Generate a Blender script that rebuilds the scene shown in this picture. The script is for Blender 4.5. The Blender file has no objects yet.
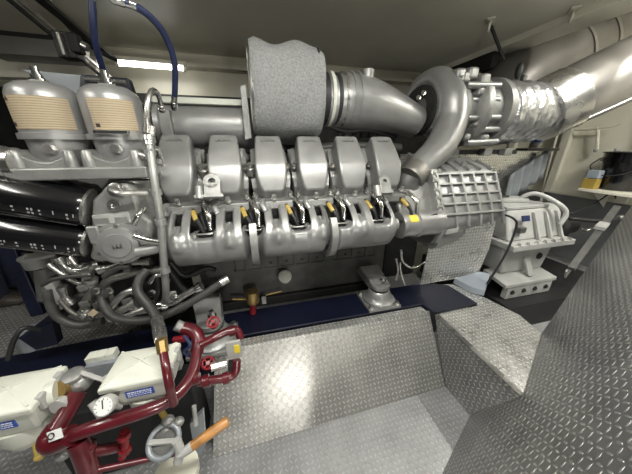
import bpy, bmesh, math, random
from mathutils import Vector, Matrix, Euler
random.seed(7)
SC = bpy.context.scene
COL = SC.collection
R = math.radians
# ------------------------------------------------------------------ camera
PITCH, YAW, FPX, CAMZ = R(21), R(14.4), 237.0, 1.5
cam = bpy.data.cameras.new('camera'); camo = bpy.data.objects.new('camera', cam); COL.objects.link(camo)
cam.sensor_fit = 'HORIZONTAL'; cam.sensor_width = 36; cam.lens = FPX/632*36; cam.clip_start = .02
camo.location = (0, 0, CAMZ); camo.rotation_euler = (math.pi/2-PITCH, 0, -YAW)
SC.camera = camo
# ------------------------------------------------------------------ world, exposure
w = bpy.data.worlds.new('world'); SC.world = w; w.use_nodes = True
w.node_tree.nodes['Background'].inputs[0].default_value = (.9, .95, 1, 1)
w.node_tree.nodes['Background'].inputs[1].default_value = .03
vs = SC.view_settings
vs.view_transform = 'Standard'; vs.look = 'None'; vs.gamma = 1; vs.use_curve_mapping = False
vs.exposure = 0.05
# ceiling fluorescent lamps, the last added unseen to brighten the walkway plate: (x, y, z, turn about z, length, watts)
LAMPS = [(-.828, 2.95, 2.20, R(3), .53, 4), (.25, .2, 2.36, 0, 1.2, 34), (2.95, .0, 3.06, R(90), 1.2, 62), (-1.5, .4, 2.36, R(90), .9, 9), (2.3, .75, 2.36, R(90), .9, 15)]
WALL_LAMP = (.38, -1.50, 1.12, 14)                 # bulkhead lamp on the wall behind the photographer

# ------------------------------------------------------------------ point helpers
_R = Vector((math.cos(YAW), -math.sin(YAW), 0))
_F = Vector((math.sin(YAW)*math.cos(PITCH), math.cos(YAW)*math.cos(PITCH), -math.sin(PITCH)))
_U = Vector((math.sin(YAW)*math.sin(PITCH), math.cos(YAW)*math.sin(PITCH), math.cos(PITCH)))
_C = Vector((0, 0, CAMZ))
def at(px, py, Y=None, X=None, Z=None):
    """where a sight line of the photograph meets a plane of the place"""
    d = _F + _R*((px-316)/FPX) - _U*((py-237)/FPX)
    t = (Y/d.y) if Y is not None else (X/d.x) if X is not None else (Z-CAMZ)/d.z
    return _C + d*t
V = Vector
def ats(l, Y): return [at(a[0], a[1], Y=(a[2] if len(a) > 2 else Y)) for a in l]

# ------------------------------------------------------------------ materials
MAT = {}
def mat(name, col, rough=.5, metal=0., noise=0., nscale=20., bump=0., bscale=60., coat=0., emis=None, es=0., rvar=0.):
    m = bpy.data.materials.new(name); m.use_nodes = True
    nt = m.node_tree; b = nt.nodes['Principled BSDF']
    b.inputs['Base Color'].default_value = (*col, 1); b.inputs['Roughness'].default_value = rough
    b.inputs['Metallic'].default_value = metal
    if coat: b.inputs['Coat Weight'].default_value = coat; b.inputs['Coat Roughness'].default_value = .12
    if emis: b.inputs['Emission Color'].default_value = (*emis, 1); b.inputs['Emission Strength'].default_value = es
    tc = nt.nodes.new('ShaderNodeTexCoord')
    if noise or rvar:
        n = nt.nodes.new('ShaderNodeTexNoise'); n.inputs['Scale'].default_value = nscale; n.inputs['Detail'].default_value = 5
        nt.links.new(tc.outputs['Object'], n.inputs['Vector'])
        if noise:
            r = nt.nodes.new('ShaderNodeMapRange'); r.inputs[1].default_value = .3; r.inputs[2].default_value = .7
            r.inputs[3].default_value = 1-noise; r.inputs[4].default_value = 1+noise*.6
            nt.links.new(n.outputs['Fac'], r.inputs[0])
            mx = nt.nodes.new('ShaderNodeVectorMath'); mx.operation = 'SCALE'; mx.inputs[0].default_value = col
            nt.links.new(r.outputs[0], mx.inputs['Scale']); nt.links.new(mx.outputs[0], b.inputs['Base Color'])
        if rvar:
            r2 = nt.nodes.new('ShaderNodeMapRange'); r2.inputs[1].default_value = .3; r2.inputs[2].default_value = .7
            r2.inputs[3].default_value = max(.05, rough-rvar); r2.inputs[4].default_value = rough+rvar
            nt.links.new(n.outputs['Fac'], r2.inputs[0]); nt.links.new(r2.outputs[0], b.inputs['Roughness'])
    if bump:
        n2 = nt.nodes.new('ShaderNodeTexNoise'); n2.inputs['Scale'].default_value = bscale; n2.inputs['Detail'].default_value = 4
        nt.links.new(tc.outputs['Object'], n2.inputs['Vector'])
        bp = nt.nodes.new('ShaderNodeBump'); bp.inputs['Strength'].default_value = bump; bp.inputs['Distance'].default_value = .01
        nt.links.new(n2.outputs['Fac'], bp.inputs['Height']); nt.links.new(bp.outputs[0], b.inputs['Normal'])
    MAT[name] = m
    return m
def tread(name, col, rough, period, strength, metal=.72, con=.65):
    m = mat(name, col, rough, metal); nt = m.node_tree; b = nt.nodes['Principled BSDF']; L = nt.links.new
    def mth(op, a, c=None, d=None):
        n = nt.nodes.new('ShaderNodeMath'); n.operation = op
        for i, v in enumerate((a, c, d)):
            if v is None: continue
            if isinstance(v, (int, float)): n.inputs[i].default_value = v
            else: L(v, n.inputs[i])
        return n.outputs[0]
    uv = nt.nodes.new('ShaderNodeUVMap'); uv.uv_map = 'plate'
    sp = nt.nodes.new('ShaderNodeSeparateXYZ'); L(uv.outputs[0], sp.inputs[0])
    u = mth('DIVIDE', sp.outputs[0], period); v = mth('DIVIDE', sp.outputs[1], period)
    iu = mth('FLOOR', u); iv = mth('FLOOR', v)
    ck = mth('MODULO', mth('ABSOLUTE', mth('ADD', iu, iv)), 2.)
    lx = mth('SUBTRACT', mth('SUBTRACT', u, iu), .5); ly = mth('SUBTRACT', mth('SUBTRACT', v, iv), .5)
    a = mth('MULTIPLY', mth('ADD', lx, ly), .7071); c = mth('MULTIPLY', mth('SUBTRACT', lx, ly), .7071)
    ick = mth('SUBTRACT', 1., ck)
    lo = mth('ADD', mth('MULTIPLY', a, ck), mth('MULTIPLY', c, ick))
    sh = mth('ADD', mth('MULTIPLY', c, ck), mth('MULTIPLY', a, ick))
    q1 = mth('DIVIDE', lo, .46); q2 = mth('DIVIDE', sh, .17)
    d = mth('ADD', mth('MULTIPLY', q1, q1), mth('MULTIPLY', q2, q2))
    r = nt.nodes.new('ShaderNodeMapRange'); r.interpolation_type = 'SMOOTHSTEP'
    r.inputs[1].default_value = 1.15; r.inputs[2].default_value = .35; r.inputs[3].default_value = 0; r.inputs[4].default_value = 1
    L(d, r.inputs[0])
    tc = nt.nodes.new('ShaderNodeTexCoord')
    n = nt.nodes.new('ShaderNodeTexNoise'); n.inputs['Scale'].default_value = 7; n.inputs['Detail'].default_value = 6
    L(tc.outputs['Object'], n.inputs['Vector'])
    n3 = nt.nodes.new('ShaderNodeTexNoise'); n3.inputs['Scale'].default_value = 160; n3.inputs['Detail'].default_value = 2
    L(tc.outputs['Object'], n3.inputs['Vector'])
    bp = nt.nodes.new('ShaderNodeBump'); bp.inputs['Strength'].default_value = strength; bp.inputs['Distance'].default_value = .006
    L(mth('ADD', r.outputs[0], mth('MULTIPLY', n3.outputs['Fac'], .1)), bp.inputs['Height']); L(bp.outputs[0], b.inputs['Normal'])
    rr = mth('ADD', mth('MULTIPLY', n.outputs['Fac'], .28), rough-.14); L(rr, b.inputs['Roughness'])
    k = mth('ADD', mth('MULTIPLY', r.outputs[0], con), mth('ADD', mth('MULTIPLY', n.outputs['Fac'], .5), .75-con*.46))   # lighter bars: polish wear, with their glint put into the colour
    mx = nt.nodes.new('ShaderNodeVectorMath'); mx.operation = 'SCALE'; mx.inputs[0].default_value = col
    L(k, mx.inputs['Scale']); L(mx.outputs[0], b.inputs['Base Color'])
    return m
def paper(name):
    m = mat(name, (.5, .42, .3), .6); nt = m.node_tree; b = nt.nodes['Principled BSDF']; L = nt.links.new
    uv = nt.nodes.new('ShaderNodeUVMap'); uv.uv_map = 'plate'
    mp = nt.nodes.new('ShaderNodeMapping'); mp.inputs['Scale'].default_value = (70, 300, 1); L(uv.outputs[0], mp.inputs[0])
    n = nt.nodes.new('ShaderNodeTexNoise'); n.inputs['Scale'].default_value = 1; n.inputs['Detail'].default_value = 3; L(mp.outputs[0], n.inputs['Vector'])
    sp = nt.nodes.new('ShaderNodeSeparateXYZ'); L(uv.outputs[0], sp.inputs[0])
    s = nt.nodes.new('ShaderNodeMath'); s.operation = 'MULTIPLY'; s.inputs[1].default_value = 800; L(sp.outputs[1], s.inputs[0])
    si = nt.nodes.new('ShaderNodeMath'); si.operation = 'SINE'; L(s.outputs[0], si.inputs[0])
    g = nt.nodes.new('ShaderNodeMath'); g.operation = 'MULTIPLY'; L(si.outputs[0], g.inputs[0]); L(n.outputs['Fac'], g.inputs[1])
    r = nt.nodes.new('ShaderNodeMapRange'); r.inputs[1].default_value = -.1; r.inputs[2].default_value = .6; L(g.outputs[0], r.inputs[0])
    mx = nt.nodes.new('ShaderNodeMix'); mx.data_type = 'RGBA'; L(r.outputs[0], mx.inputs[0])
    mx.inputs[6].default_value = (.41, .335, .225, 1); mx.inputs[7].default_value = (.22, .17, .11, 1)
    L(mx.outputs[2], b.inputs['Base Color'])
    return m
mat('silver', (.31, .31, .305), .38, .5, noise=.12, nscale=9, bump=.05, bscale=220, rvar=.08)
mat('silver_cast', (.30, .30, .29), .42, .5, noise=.2, nscale=14, bump=.15, bscale=120)
mat('grey_cast', (.115, .115, .11), .5, .4, noise=.3, nscale=12, bump=.12, bscale=90)
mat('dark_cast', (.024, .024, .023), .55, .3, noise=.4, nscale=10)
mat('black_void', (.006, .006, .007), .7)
mat('steel', (.62, .61, .59), .28, .95, noise=.12, nscale=8, rvar=.1)
mat('dull_steel', (.27, .26, .24), .42, .8, noise=.25, nscale=4, rvar=.1)
mat('chrome', (.75, .75, .74), .15, 1)
mat('felt', (.25, .255, .255), .95, 0, noise=.28, nscale=110, bump=.8, bscale=90)
mat('foil', (.55, .55, .55), .28, .8, noise=.15, nscale=10, bump=.9, bscale=28)
mat('navy', (.005, .007, .022), .42, 0, noise=.25, nscale=6)
mat('maroon', (.085, .006, .011), .28, 0, noise=.25, nscale=20, coat=.4)
mat('red_paint', (.19, .009, .014), .35, 0)
mat('enamel', (.60, .61, .54), .35, 0, noise=.06, nscale=8)
mat('greywhite', (.37, .37, .355), .4, 0, noise=.15, nscale=8)
mat('cream', (.76, .74, .63), .35, 0, noise=.05, nscale=3)
mat('dull_cream', (.50, .48, .39), .35, 0, noise=.08, nscale=2)
mat('ceiling_paint', (.70, .68, .575), .40, 0, noise=.12, nscale=1.5)
mat('grey_wall', (.16, .165, .17), .5, 0, noise=.15, nscale=3)
mat('bluegrey', (.25, .27, .29), .4, .2, noise=.15, nscale=8)
mat('black_gloss', (.005, .005, .006), .2, 0, coat=.5)
mat('rubber', (.018, .018, .019), .5)
mat('hose', (.032, .031, .029), .5, 0, noise=.2, nscale=30)
mat('blue_hose', (.018, .026, .075), .38)
mat('brass', (.40, .28, .11), .35, .8, noise=.2, nscale=30)
mat('wood', (.40, .19, .055), .4, 0, noise=.35, nscale=25, coat=.3)
mat('blue_label', (.035, .085, .36), .35)
mat('white_print', (.75, .75, .75), .5)
mat('dim_print', (.42, .42, .42), .5)
mat('dark_print', (.03, .02, .018), .5)
mat('yellow', (.75, .58, .05), .4)
mat('oil_yellow', (.42, .30, .07), .35)
mat('duct_grey', (.17, .16, .145), .42, .45, noise=.25, nscale=4, rvar=.08)
mat('pipe_steel', (.27, .255, .235), .36, .65, noise=.18, nscale=5, rvar=.08)
mat('pale_blue', (.33, .37, .42), .35)
mat('dial', (.72, .73, .72), .3)
mat('cloth_navy', (.018, .022, .05), .85, bump=.2, bscale=40)
mat('leather', (.045, .035, .028), .5)
mat('skin', (.5, .3, .22), .5)
mat('hair', (.04, .028, .02), .6)
mat('tube_glow', (.9, .9, .9), .4, emis=(1, .98, .92), es=32)
mat('soft_glow', (.9, .9, .9), .4, emis=(1, .98, .92), es=9)
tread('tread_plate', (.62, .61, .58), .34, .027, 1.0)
tread('tread_bright', (.86, .85, .82), .30, .027, .9)  # lighter copy of the tread plate, its lit look put into the colour
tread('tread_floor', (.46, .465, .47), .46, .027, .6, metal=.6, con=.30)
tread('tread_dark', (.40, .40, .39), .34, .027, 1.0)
paper('paper')

# ------------------------------------------------------------------ mesh helpers
WL = {}
def catmull(pts, sub=6):
    pts = [V(p) for p in pts]
    if len(pts) < 3: return pts
    out = []; P = [pts[0]*2-pts[1]] + pts + [pts[-1]*2-pts[-2]]
    for i in range(1, len(P)-2):
        a, b, c, d = P[i-1:i+3]
        for k in range(sub):
            t = k/sub
            out.append(.5*((2*b)+(c-a)*t+(2*a-5*b+4*c-d)*t*t+(3*b-a-3*c+d)*t**3))
    out.append(pts[-1]); return out
def frame(d):
    d = V(d).normalized(); u = d.orthogonal().normalized(); return u, d.cross(u).normalized()
class MB:
    def __init__(s): s.bm = bmesh.new(); s.uv = None
    def rings(s, rs, cap=True, close=True):
        vs = [[s.bm.verts.new(p) for p in r] for r in rs]; n = len(rs[0])
        for a, b in zip(vs, vs[1:]):
            for i in range(n if close else n-1):
                j = (i+1) % n
                try: s.bm.faces.new((a[i], a[j], b[j], b[i]))
                except ValueError: pass
        if cap and close:
            for r, f in ((vs[0], True), (vs[-1], False)):
                try: s.bm.faces.new(list(reversed(r)) if f else r)
                except ValueError: pass
        return s
    def tube(s, pts, r, n=10, smooth=True, sub=6):
        P = catmull(pts, sub) if smooth else [V(p) for p in pts]
        m = len(P); rr = r if isinstance(r, (list, tuple)) else None
        u = None; rs = []
        for i, p in enumerate(P):
            d = (P[min(i+1, m-1)]-P[max(i-1, 0)]).normalized()
            if u is None: u = d.orthogonal().normalized()
            u = (u-d*u.dot(d)).normalized(); v = d.cross(u)
            if rr:
                t = i/(m-1)*(len(rr)-1); k = min(int(t), len(rr)-2); q = rr[k]+(rr[k+1]-rr[k])*(t-k)
            else: q = r
            rs.append([p+(u*math.cos(a*2*math.pi/n)+v*math.sin(a*2*math.pi/n))*q for a in range(n)])
        return s.rings(rs)
    def lathe(s, prof, o, d, n=24):
        u, v = frame(d); d = V(d).normalized(); o = V(o)
        return s.rings([[o+d*h+(u*math.cos(a*2*math.pi/n)+v*math.sin(a*2*math.pi/n))*max(r, .0004) for a in range(n)] for h, r in prof])
    def cyl(s, p0, p1, r, r1=None, n=16):
        p0, p1 = V(p0), V(p1); return s.lathe([(0, r), ((p1-p0).length, r if r1 is None else r1)], p0, p1-p0, n)
    def box(s, c, size, ax=None):
        c = V(c); X, Y, Z = ax if ax else (V((1,0,0)), V((0,1,0)), V((0,0,1)))
        a, b, h = size[0]/2, size[1]/2, size[2]/2
        return s.rings([[c+X*(i*a)+Y*(j*b)+Z*(k*h) for i, j in ((-1,-1),(1,-1),(1,1),(-1,1))] for k in (-1, 1)])
    def beam(s, p0, p1, wd, ht, up=(0,0,1)):
        p0, p1 = V(p0), V(p1); X = (p1-p0).normalized(); Y = V(up).cross(X).normalized(); Z = X.cross(Y)
        return s.box((p0+p1)/2, ((p1-p0).length, wd, ht), (X, Y, Z))
    def prism(s, poly, vec):
        vec = V(vec); return s.rings([[V(p) for p in poly], [V(p)+vec for p in poly]])
    def ball(s, c, r, sc=(1,1,1), n=14):
        m = bmesh.ops.create_uvsphere(s.bm, u_segments=n, v_segments=n//2+2, radius=r)
        for v in m['verts']: v.co = V((v.co.x*sc[0], v.co.y*sc[1], v.co.z*sc[2]))+V(c)
        return s
    def bolt(s, p, d, r=.011, h=.012):
        p = V(p); d = V(d).normalized(); s.cyl(p-d*.004, p+d*.003, r*1.35, n=12); return s.cyl(p+d*.002, p+d*h, r, n=6)
    def torus(s, c, d, Rm, r, n=28, k=10):
        u, v = frame(d); d = V(d).normalized(); c = V(c); L = []
        for i in range(n+1):
            a = i*2*math.pi/n; e = u*math.cos(a)+v*math.sin(a)
            L.append([c+e*(Rm+r*math.cos(b*2*math.pi/k))+d*(r*math.sin(b*2*math.pi/k)) for b in range(k)])
        s.rings(L, cap=False); bmesh.ops.remove_doubles(s.bm, verts=s.bm.verts, dist=1e-5); return s
    def grid(s, f, nu, nv):
        g = [[s.bm.verts.new(f(i/nu, j/nv)) for j in range(nv+1)] for i in range(nu+1)]
        for i in range(nu):
            for j in range(nv): s.bm.faces.new((g[i][j], g[i+1][j], g[i+1][j+1], g[i][j+1]))
        return s
    def plate(s, poly, nrm, th, udir=(1,0,0)):
        """flat plate with a metre-true UV on it; nrm is the side that faces out"""
        nrm = V(nrm).normalized(); ud = V(udir); ud = (ud-nrm*ud.dot(nrm)).normalized(); vd = nrm.cross(ud)
        P = [V(p) for p in poly]; s.rings([[p-nrm*th for p in P], P])
        s.uvproj(ud, vd, P[0]); return s
    def uvproj(s, ud, vd, o=(0,0,0)):
        l = s.bm.loops.layers.uv.get('plate') or s.bm.loops.layers.uv.new('plate'); o = V(o)
        for f in s.bm.faces:
            for lp in f.loops: lp[l].uv = ((lp.vert.co-o).dot(ud)+10, (lp.vert.co-o).dot(vd)+10)
        return s
    def build(s, name, m, parent=None, bevel=0, seg=2, label=None, solid=0, sharp=38, sub=0, fix=True, origin=None):
        bm = s.bm
        if fix: bmesh.ops.recalc_face_normals(bm, faces=bm.faces)
        off = WL[parent.name] if parent else (V(origin) if origin is not None else None)
        if off is None:
            cs = [v.co for v in bm.verts]
            off = V(((min(c.x for c in cs)+max(c.x for c in cs))/2, (min(c.y for c in cs)+max(c.y for c in cs))/2, min(c.z for c in cs)))
        bmesh.ops.translate(bm, verts=bm.verts, vec=-off)
        for f in bm.faces: f.smooth = True
        for e in bm.edges:
            if len(e.link_faces) == 2 and e.calc_face_angle(0) > R(sharp): e.smooth = False
        me = bpy.data.meshes.new(name); bm.to_mesh(me); bm.free()
        o = bpy.data.objects.new(name, me); COL.objects.link(o)
        o.data.materials.append(MAT[m])
        if parent: o.parent = parent
        else: o.location = off
        WL[o.name] = off.copy()
        if solid:
            md = o.modifiers.new('solid', 'SOLIDIFY'); md.thickness = solid; md.offset = -1
        if bevel:
            md = o.modifiers.new('bevel', 'BEVEL'); md.width = bevel; md.segments = seg; md.limit_method = 'ANGLE'; md.angle_limit = R(35)
            md.harden_normals = True
        if sub:
            md = o.modifiers.new('sub', 'SUBSURF'); md.levels = sub; md.render_levels = sub
        if label: o['label'] = label
        return o
def thing(name, label, cat, loc, group=None):
    o = bpy.data.objects.new(name, None); COL.objects.link(o); o.location = loc; o.empty_display_size = .1
    o['label'] = label; o['category'] = cat
    if group: o['group'] = group
    WL[o.name] = V(loc); return o
def tag(o, label, cat, group=None):
    o['label'] = label; o['category'] = cat
    if group: o['group'] = group
    return o
def struct(o): o['kind'] = 'structure'; return o
X3, Y3, Z3 = V((1,0,0)), V((0,1,0)), V((0,0,1))

# ================================================================== SETTING
FZ = .4                                             # height of the raised walkways
CEIL = 2.42
struct(MB().plate([(-4,-1.6,0),(4.2,-1.6,0),(4.2,3.3,0),(-4,3.3,0)], (0,0,1), .05).build('floor', 'tread_floor'))
struct(MB().box((-.68,.85,CEIL+.03), (6.64,4.9,.06)).build('ceiling', 'ceiling_paint'))
struct(MB().box((3.44,.85,3.15), (1.64,4.9,.06)).build('ceiling', 'ceiling_paint'))
struct(MB().box((2.66,.85,2.78), (.04,4.9,.72)).build('trim_6', 'cream'))
struct(MB().box((.1,3.33,1.55), (8.2,.06,3.2)).build('wall_back', 'dull_cream'))
struct(MB().box((.1,-1.63,1.55), (8.2,.06,3.2)).build('wall_front', 'grey_wall'))
struct(MB().box((-4.03,.85,1.2), (.06,4.9,2.5)).build('wall_left', 'grey_wall'))
struct(MB().box((4.23,.85,2.0), (.06,4.9,2.3)).build('wall_right', 'cream'))
struct(MB().box((4.22,.85,.43), (.06,4.9,.86)).build('baseboard_right', 'grey_wall'))
# left walkway, frames on the right bulkhead, ceiling fittings
struct(MB().plate([(-4,1.28,FZ),(-1.0,1.28,FZ),(-.5,1.9,FZ),(-.5,3.3,FZ),(-4,3.3,FZ)], (0,0,1), .06).build('trim_1', 'tread_plate'))
m = MB()
for y in (1.0, 1.75, 2.5, 3.2): m.box((4.15,y,1.63), (.1,.035,1.5)); m.box((4.10,y,1.63), (.02,.09,1.5))
struct(m.build('trim_2', 'cream', bevel=.004))
m = MB(); m.box((.1,3.23,2.285), (8,.16,.03))
struct(m.build('trim_3', 'dull_cream'))
m = MB()
m.box((2.51,.85,2.395), (.26,4.86,.05))
struct(m.build('trim_4', 'ceiling_paint'))
struct(MB().box((2.44,2.75,2.30), (.10,.9,.14)).build('trim_7', 'dark_cast'))
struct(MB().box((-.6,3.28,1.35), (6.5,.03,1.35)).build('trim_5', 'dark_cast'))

# fluorescent lamps
def lamp(i, x, y, z, rz, ln, wt):
    ax = (V((math.cos(rz), math.sin(rz), 0)), V((-math.sin(rz), math.cos(rz), 0)), Z3)
    t = thing('fluorescent_lamp', ['lit white fluorescent tube on the ceiling behind the engine', 'fluorescent ceiling tube above the checker-plate pit in front of the engine',
        'fluorescent ceiling tube above the gearbox walkway', 'fluorescent ceiling tube above the white separator boxes', 'unseen ceiling tube added to brighten the walkway plate'][i], 'lamp', (x, y, z+.05))
    c = V((x, y, z))
    MB().box(c+V((0,0,.035)), (ln+.06,.09,.03), ax).build('housing', 'cream', t, bevel=.004)
    MB().cyl(c-ax[0]*ln/2, c+ax[0]*ln/2, .018, n=14).build('tube', 'tube_glow' if i else 'soft_glow', t)
    for s in (-1, 1): MB().box(c+ax[0]*(s*(ln/2+.012)), (.024,.04,.05), ax).build('socket', 'cream', t)
    l = bpy.data.lights.new('tube_light', 'AREA'); l.shape = 'RECTANGLE'; l.size = ln; l.size_y = .06; l.energy = wt; l.color = (1, .985, .93)
    o = bpy.data.objects.new('tube_light', l); COL.objects.link(o); o.parent = t; o.location = (0, 0, -.075); o.rotation_euler = (0, 0, rz)
for i, a in enumerate(LAMPS): lamp(i, *a)
def wall_lamp(x, y, z, wt):
    t = thing('bulkhead_lamp', 'round bulkhead lamp on the wall behind the photographer', 'lamp', (x, -1.6, z))
    MB().lathe([(0,.11),(.03,.11),(.035,.10)], (x,-1.598,z), (0,1,0), 28).build('housing', 'cream', t)
    MB().lathe([(.03,.09),(.05,.085),(.065,.06),(.07,.01)], (x,-1.598,z), (0,1,0), 28).build('glass', 'tube_glow', t)
    l = bpy.data.lights.new('lamp_light', 'AREA'); l.shape = 'DISK'; l.size = .17; l.energy = wt; l.color = (1, .97, .9)
    o = bpy.data.objects.new('lamp_light', l); COL.objects.link(o); o.parent = t; o.location = (0, .1, 0); o.rotation_euler = (R(90), 0, 0)
wall_lamp(*WALL_LAMP)

# ------------------------------------------------------------------ tread plates
def tplate(name, label, poly, nrm, th, m, ud=(1,0,0), cat='checker plate', extra=None):
    b = MB().plate(poly, nrm, th, ud); o = b.build(name, m); return tag(o, label, cat)
YP0, YP1 = .86, 1.14
tplate('checker_plate', 'wide sloping diamond plate panel between the pit floor and the navy engine rail',
    [(-.33,YP0-.02,.003),(1.115,YP0+.012,.003),(1.13,YP1+.01,FZ),(-.305,YP1,FZ)], (0,-.82,.57), .006, 'tread_plate')
tplate('edge_strip', 'narrow bright diamond plate strip along the front of the navy rail',
    [(-.305,YP1+.002,FZ+.004),(1.105,YP1+.004,FZ+.004),(1.10,1.20,FZ+.004),(-.29,1.20,FZ+.004)], (0,0,1), .006, 'tread_bright', cat='plate strip')
tplate('walkway_plate', 'brightest flat diamond plate with a cut corner, right of the engine mount',
    [(1.165,1.10,FZ),(1.148,.515,FZ),(1.665,.79,FZ),(1.71,.95,FZ),(1.66,1.17,FZ),(1.56,1.40,FZ),(1.30,1.45,FZ),(1.30,1.405,FZ),(1.49,1.375,FZ),(1.525,1.11,FZ)],
    (0,0,1), .006, 'tread_bright', cat='walkway plate')
tplate('folded_edge', 'polished folded lip on the left edge of the bright walkway plate',
    [(1.136,1.10,FZ+.001),(1.126,.512,FZ+.001),(1.148,.516,FZ+.008),(1.165,1.10,FZ+.008)], (-.5,0,.85), .004, 'steel', cat='edge strip')
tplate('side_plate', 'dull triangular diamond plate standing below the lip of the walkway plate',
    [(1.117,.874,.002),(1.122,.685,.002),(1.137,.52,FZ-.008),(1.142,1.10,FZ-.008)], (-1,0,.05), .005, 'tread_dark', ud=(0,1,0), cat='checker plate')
NS = V((.463,-.886,0)); CS = V((.886,.463,0))
def sh(s, z): return NS*(-.084+.4*z)+CS*s+V((0,0,z))
nsh = V((-.463,.886,.4)).normalized()
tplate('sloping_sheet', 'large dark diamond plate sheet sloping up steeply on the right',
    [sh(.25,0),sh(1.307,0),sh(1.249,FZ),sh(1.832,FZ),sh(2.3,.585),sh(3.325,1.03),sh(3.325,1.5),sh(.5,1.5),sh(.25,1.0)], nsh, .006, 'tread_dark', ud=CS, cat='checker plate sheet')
tplate('heat_guard_plate', 'upright diamond plate panel under the ribbed cooler, behind the end of the navy rail',
    [(1.285,1.455,.405),(1.88,1.455,.41),(1.95,1.47,.66),(1.95,1.48,.95),(1.33,1.48,.95)], (0,-1,.04), .005, 'tread_bright', cat='checker plate')
tplate('bulkhead_plate', 'bright diamond plate strip on the bulkhead behind the ribbed cooler',
    [(1.3,2.0,1.05),(2.85,2.0,1.05),(2.95,2.0,1.475),(1.3,2.0,1.43)], (0,-1,0), .006, 'tread_bright', cat='checker plate')
# pale blue-grey box section at the foot of the guard plate
m = MB(); m.prism([(1.60,1.25,FZ+.002),(1.66,1.19,FZ+.002),(1.93,1.385,FZ+.002),(1.88,1.44,FZ+.002),(1.57,1.405,FZ+.002)], (0,0,.055))
tag(m.build('box_section', 'pale_blue', bevel=.006), 'pale blue-grey welded box section at the foot of the upright plate', 'box section')

# ------------------------------------------------------------------ navy engine rail
t = thing('engine_bed_rail', 'long navy blue engine bed rail under the engine', 'engine rail', (0,1.35,0))
m = MB()
m.prism([(-.30,1.215,FZ+.002),(1.11,1.205,FZ+.002),(1.13,1.12,FZ+.002),(1.17,1.106,FZ+.002),(1.515,1.115,FZ+.002),(1.49,1.37,FZ+.002),(1.44,1.40,FZ+.002),(1.2,1.45,FZ+.002),(-.30,1.45,FZ+.002)], (0,0,.018))
m.build('top_flange', 'navy', t, bevel=.004)
MB().prism([(-1.62,1.12,FZ-.03),(-.30,1.20,FZ-.03),(-.30,1.45,FZ-.03),(-1.62,1.36,FZ-.03)], (0,0,.05)).build('end_flange', 'navy', t, bevel=.004)
MB().box((-.1,1.32,.2), (3.0,.03,.38)).build('web', 'navy', t)
for x in (-.9,-.2,.5,1.2): MB().box((x,1.33,.2), (.02,.16,.38)).build('stiffener', 'navy', t)
# ================================================================== ENGINE
EN = thing('marine_diesel_engine', 'big silver twelve-cylinder marine diesel engine on the navy rail', 'engine', (.2,1.6,.42))
CX = [-.345+.2165*i for i in range(6)]
m = MB()
m.prism([(-.40,1.50,.47),(-.40,1.50,.93),(-.40,1.40,1.02),(-.40,1.30,1.12),(-.40,1.62,1.42),(-.40,1.95,1.42),(-.40,2.25,1.12),(-.40,2.05,.93),(-.40,2.05,.47)], (1.34,0,0))
blk = m.build('engine_block', 'grey_cast', EN, bevel=.01)
m = MB(); m.box((.33,1.49,.80), (1.0,.03,.16)); m.box((.33,1.485,.885), (1.02,.035,.02)); m.box((.33,1.485,.72), (1.02,.035,.016))
for i in range(9): m.box((-.1+i*.108,1.482,.80), (.018,.03,.15))
for i in range(9): m.box((-.1+i*.108,1.475,.90), (.016,.03,.05))
sidecov = m.build('crankcase_cover', 'grey_cast', blk, bevel=.004)
m = MB()
for i in range(8):
    for z in (.755, .85): m.bolt((-.046+i*.108,1.472,z), (0,-1,0), .008)
m.build('bolt_row', 'grey_cast', blk)
MB().box((.3,1.62,.455), (1.3,.3,.07)).build('oil_pan', 'dark_cast', blk, bevel=.01)
cap = MB().lathe([(0,.034),(.05,.034),(.052,.044),(.068,.044),(.074,.036)], at(285,279,Y=1.45), at(285,272,Y=1.34)-at(285,279,Y=1.45), 24).build('filler_cap', 'enamel', blk, label='round silver oil filler cap')
MB().box((.3,1.75,1.38), (1.25,.36,.14)).build('valley_cover', 'dark_cast', EN, bevel=.01)

def smooth(x): x = max(0, min(1, x)); return x*x*(3-2*x)
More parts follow.
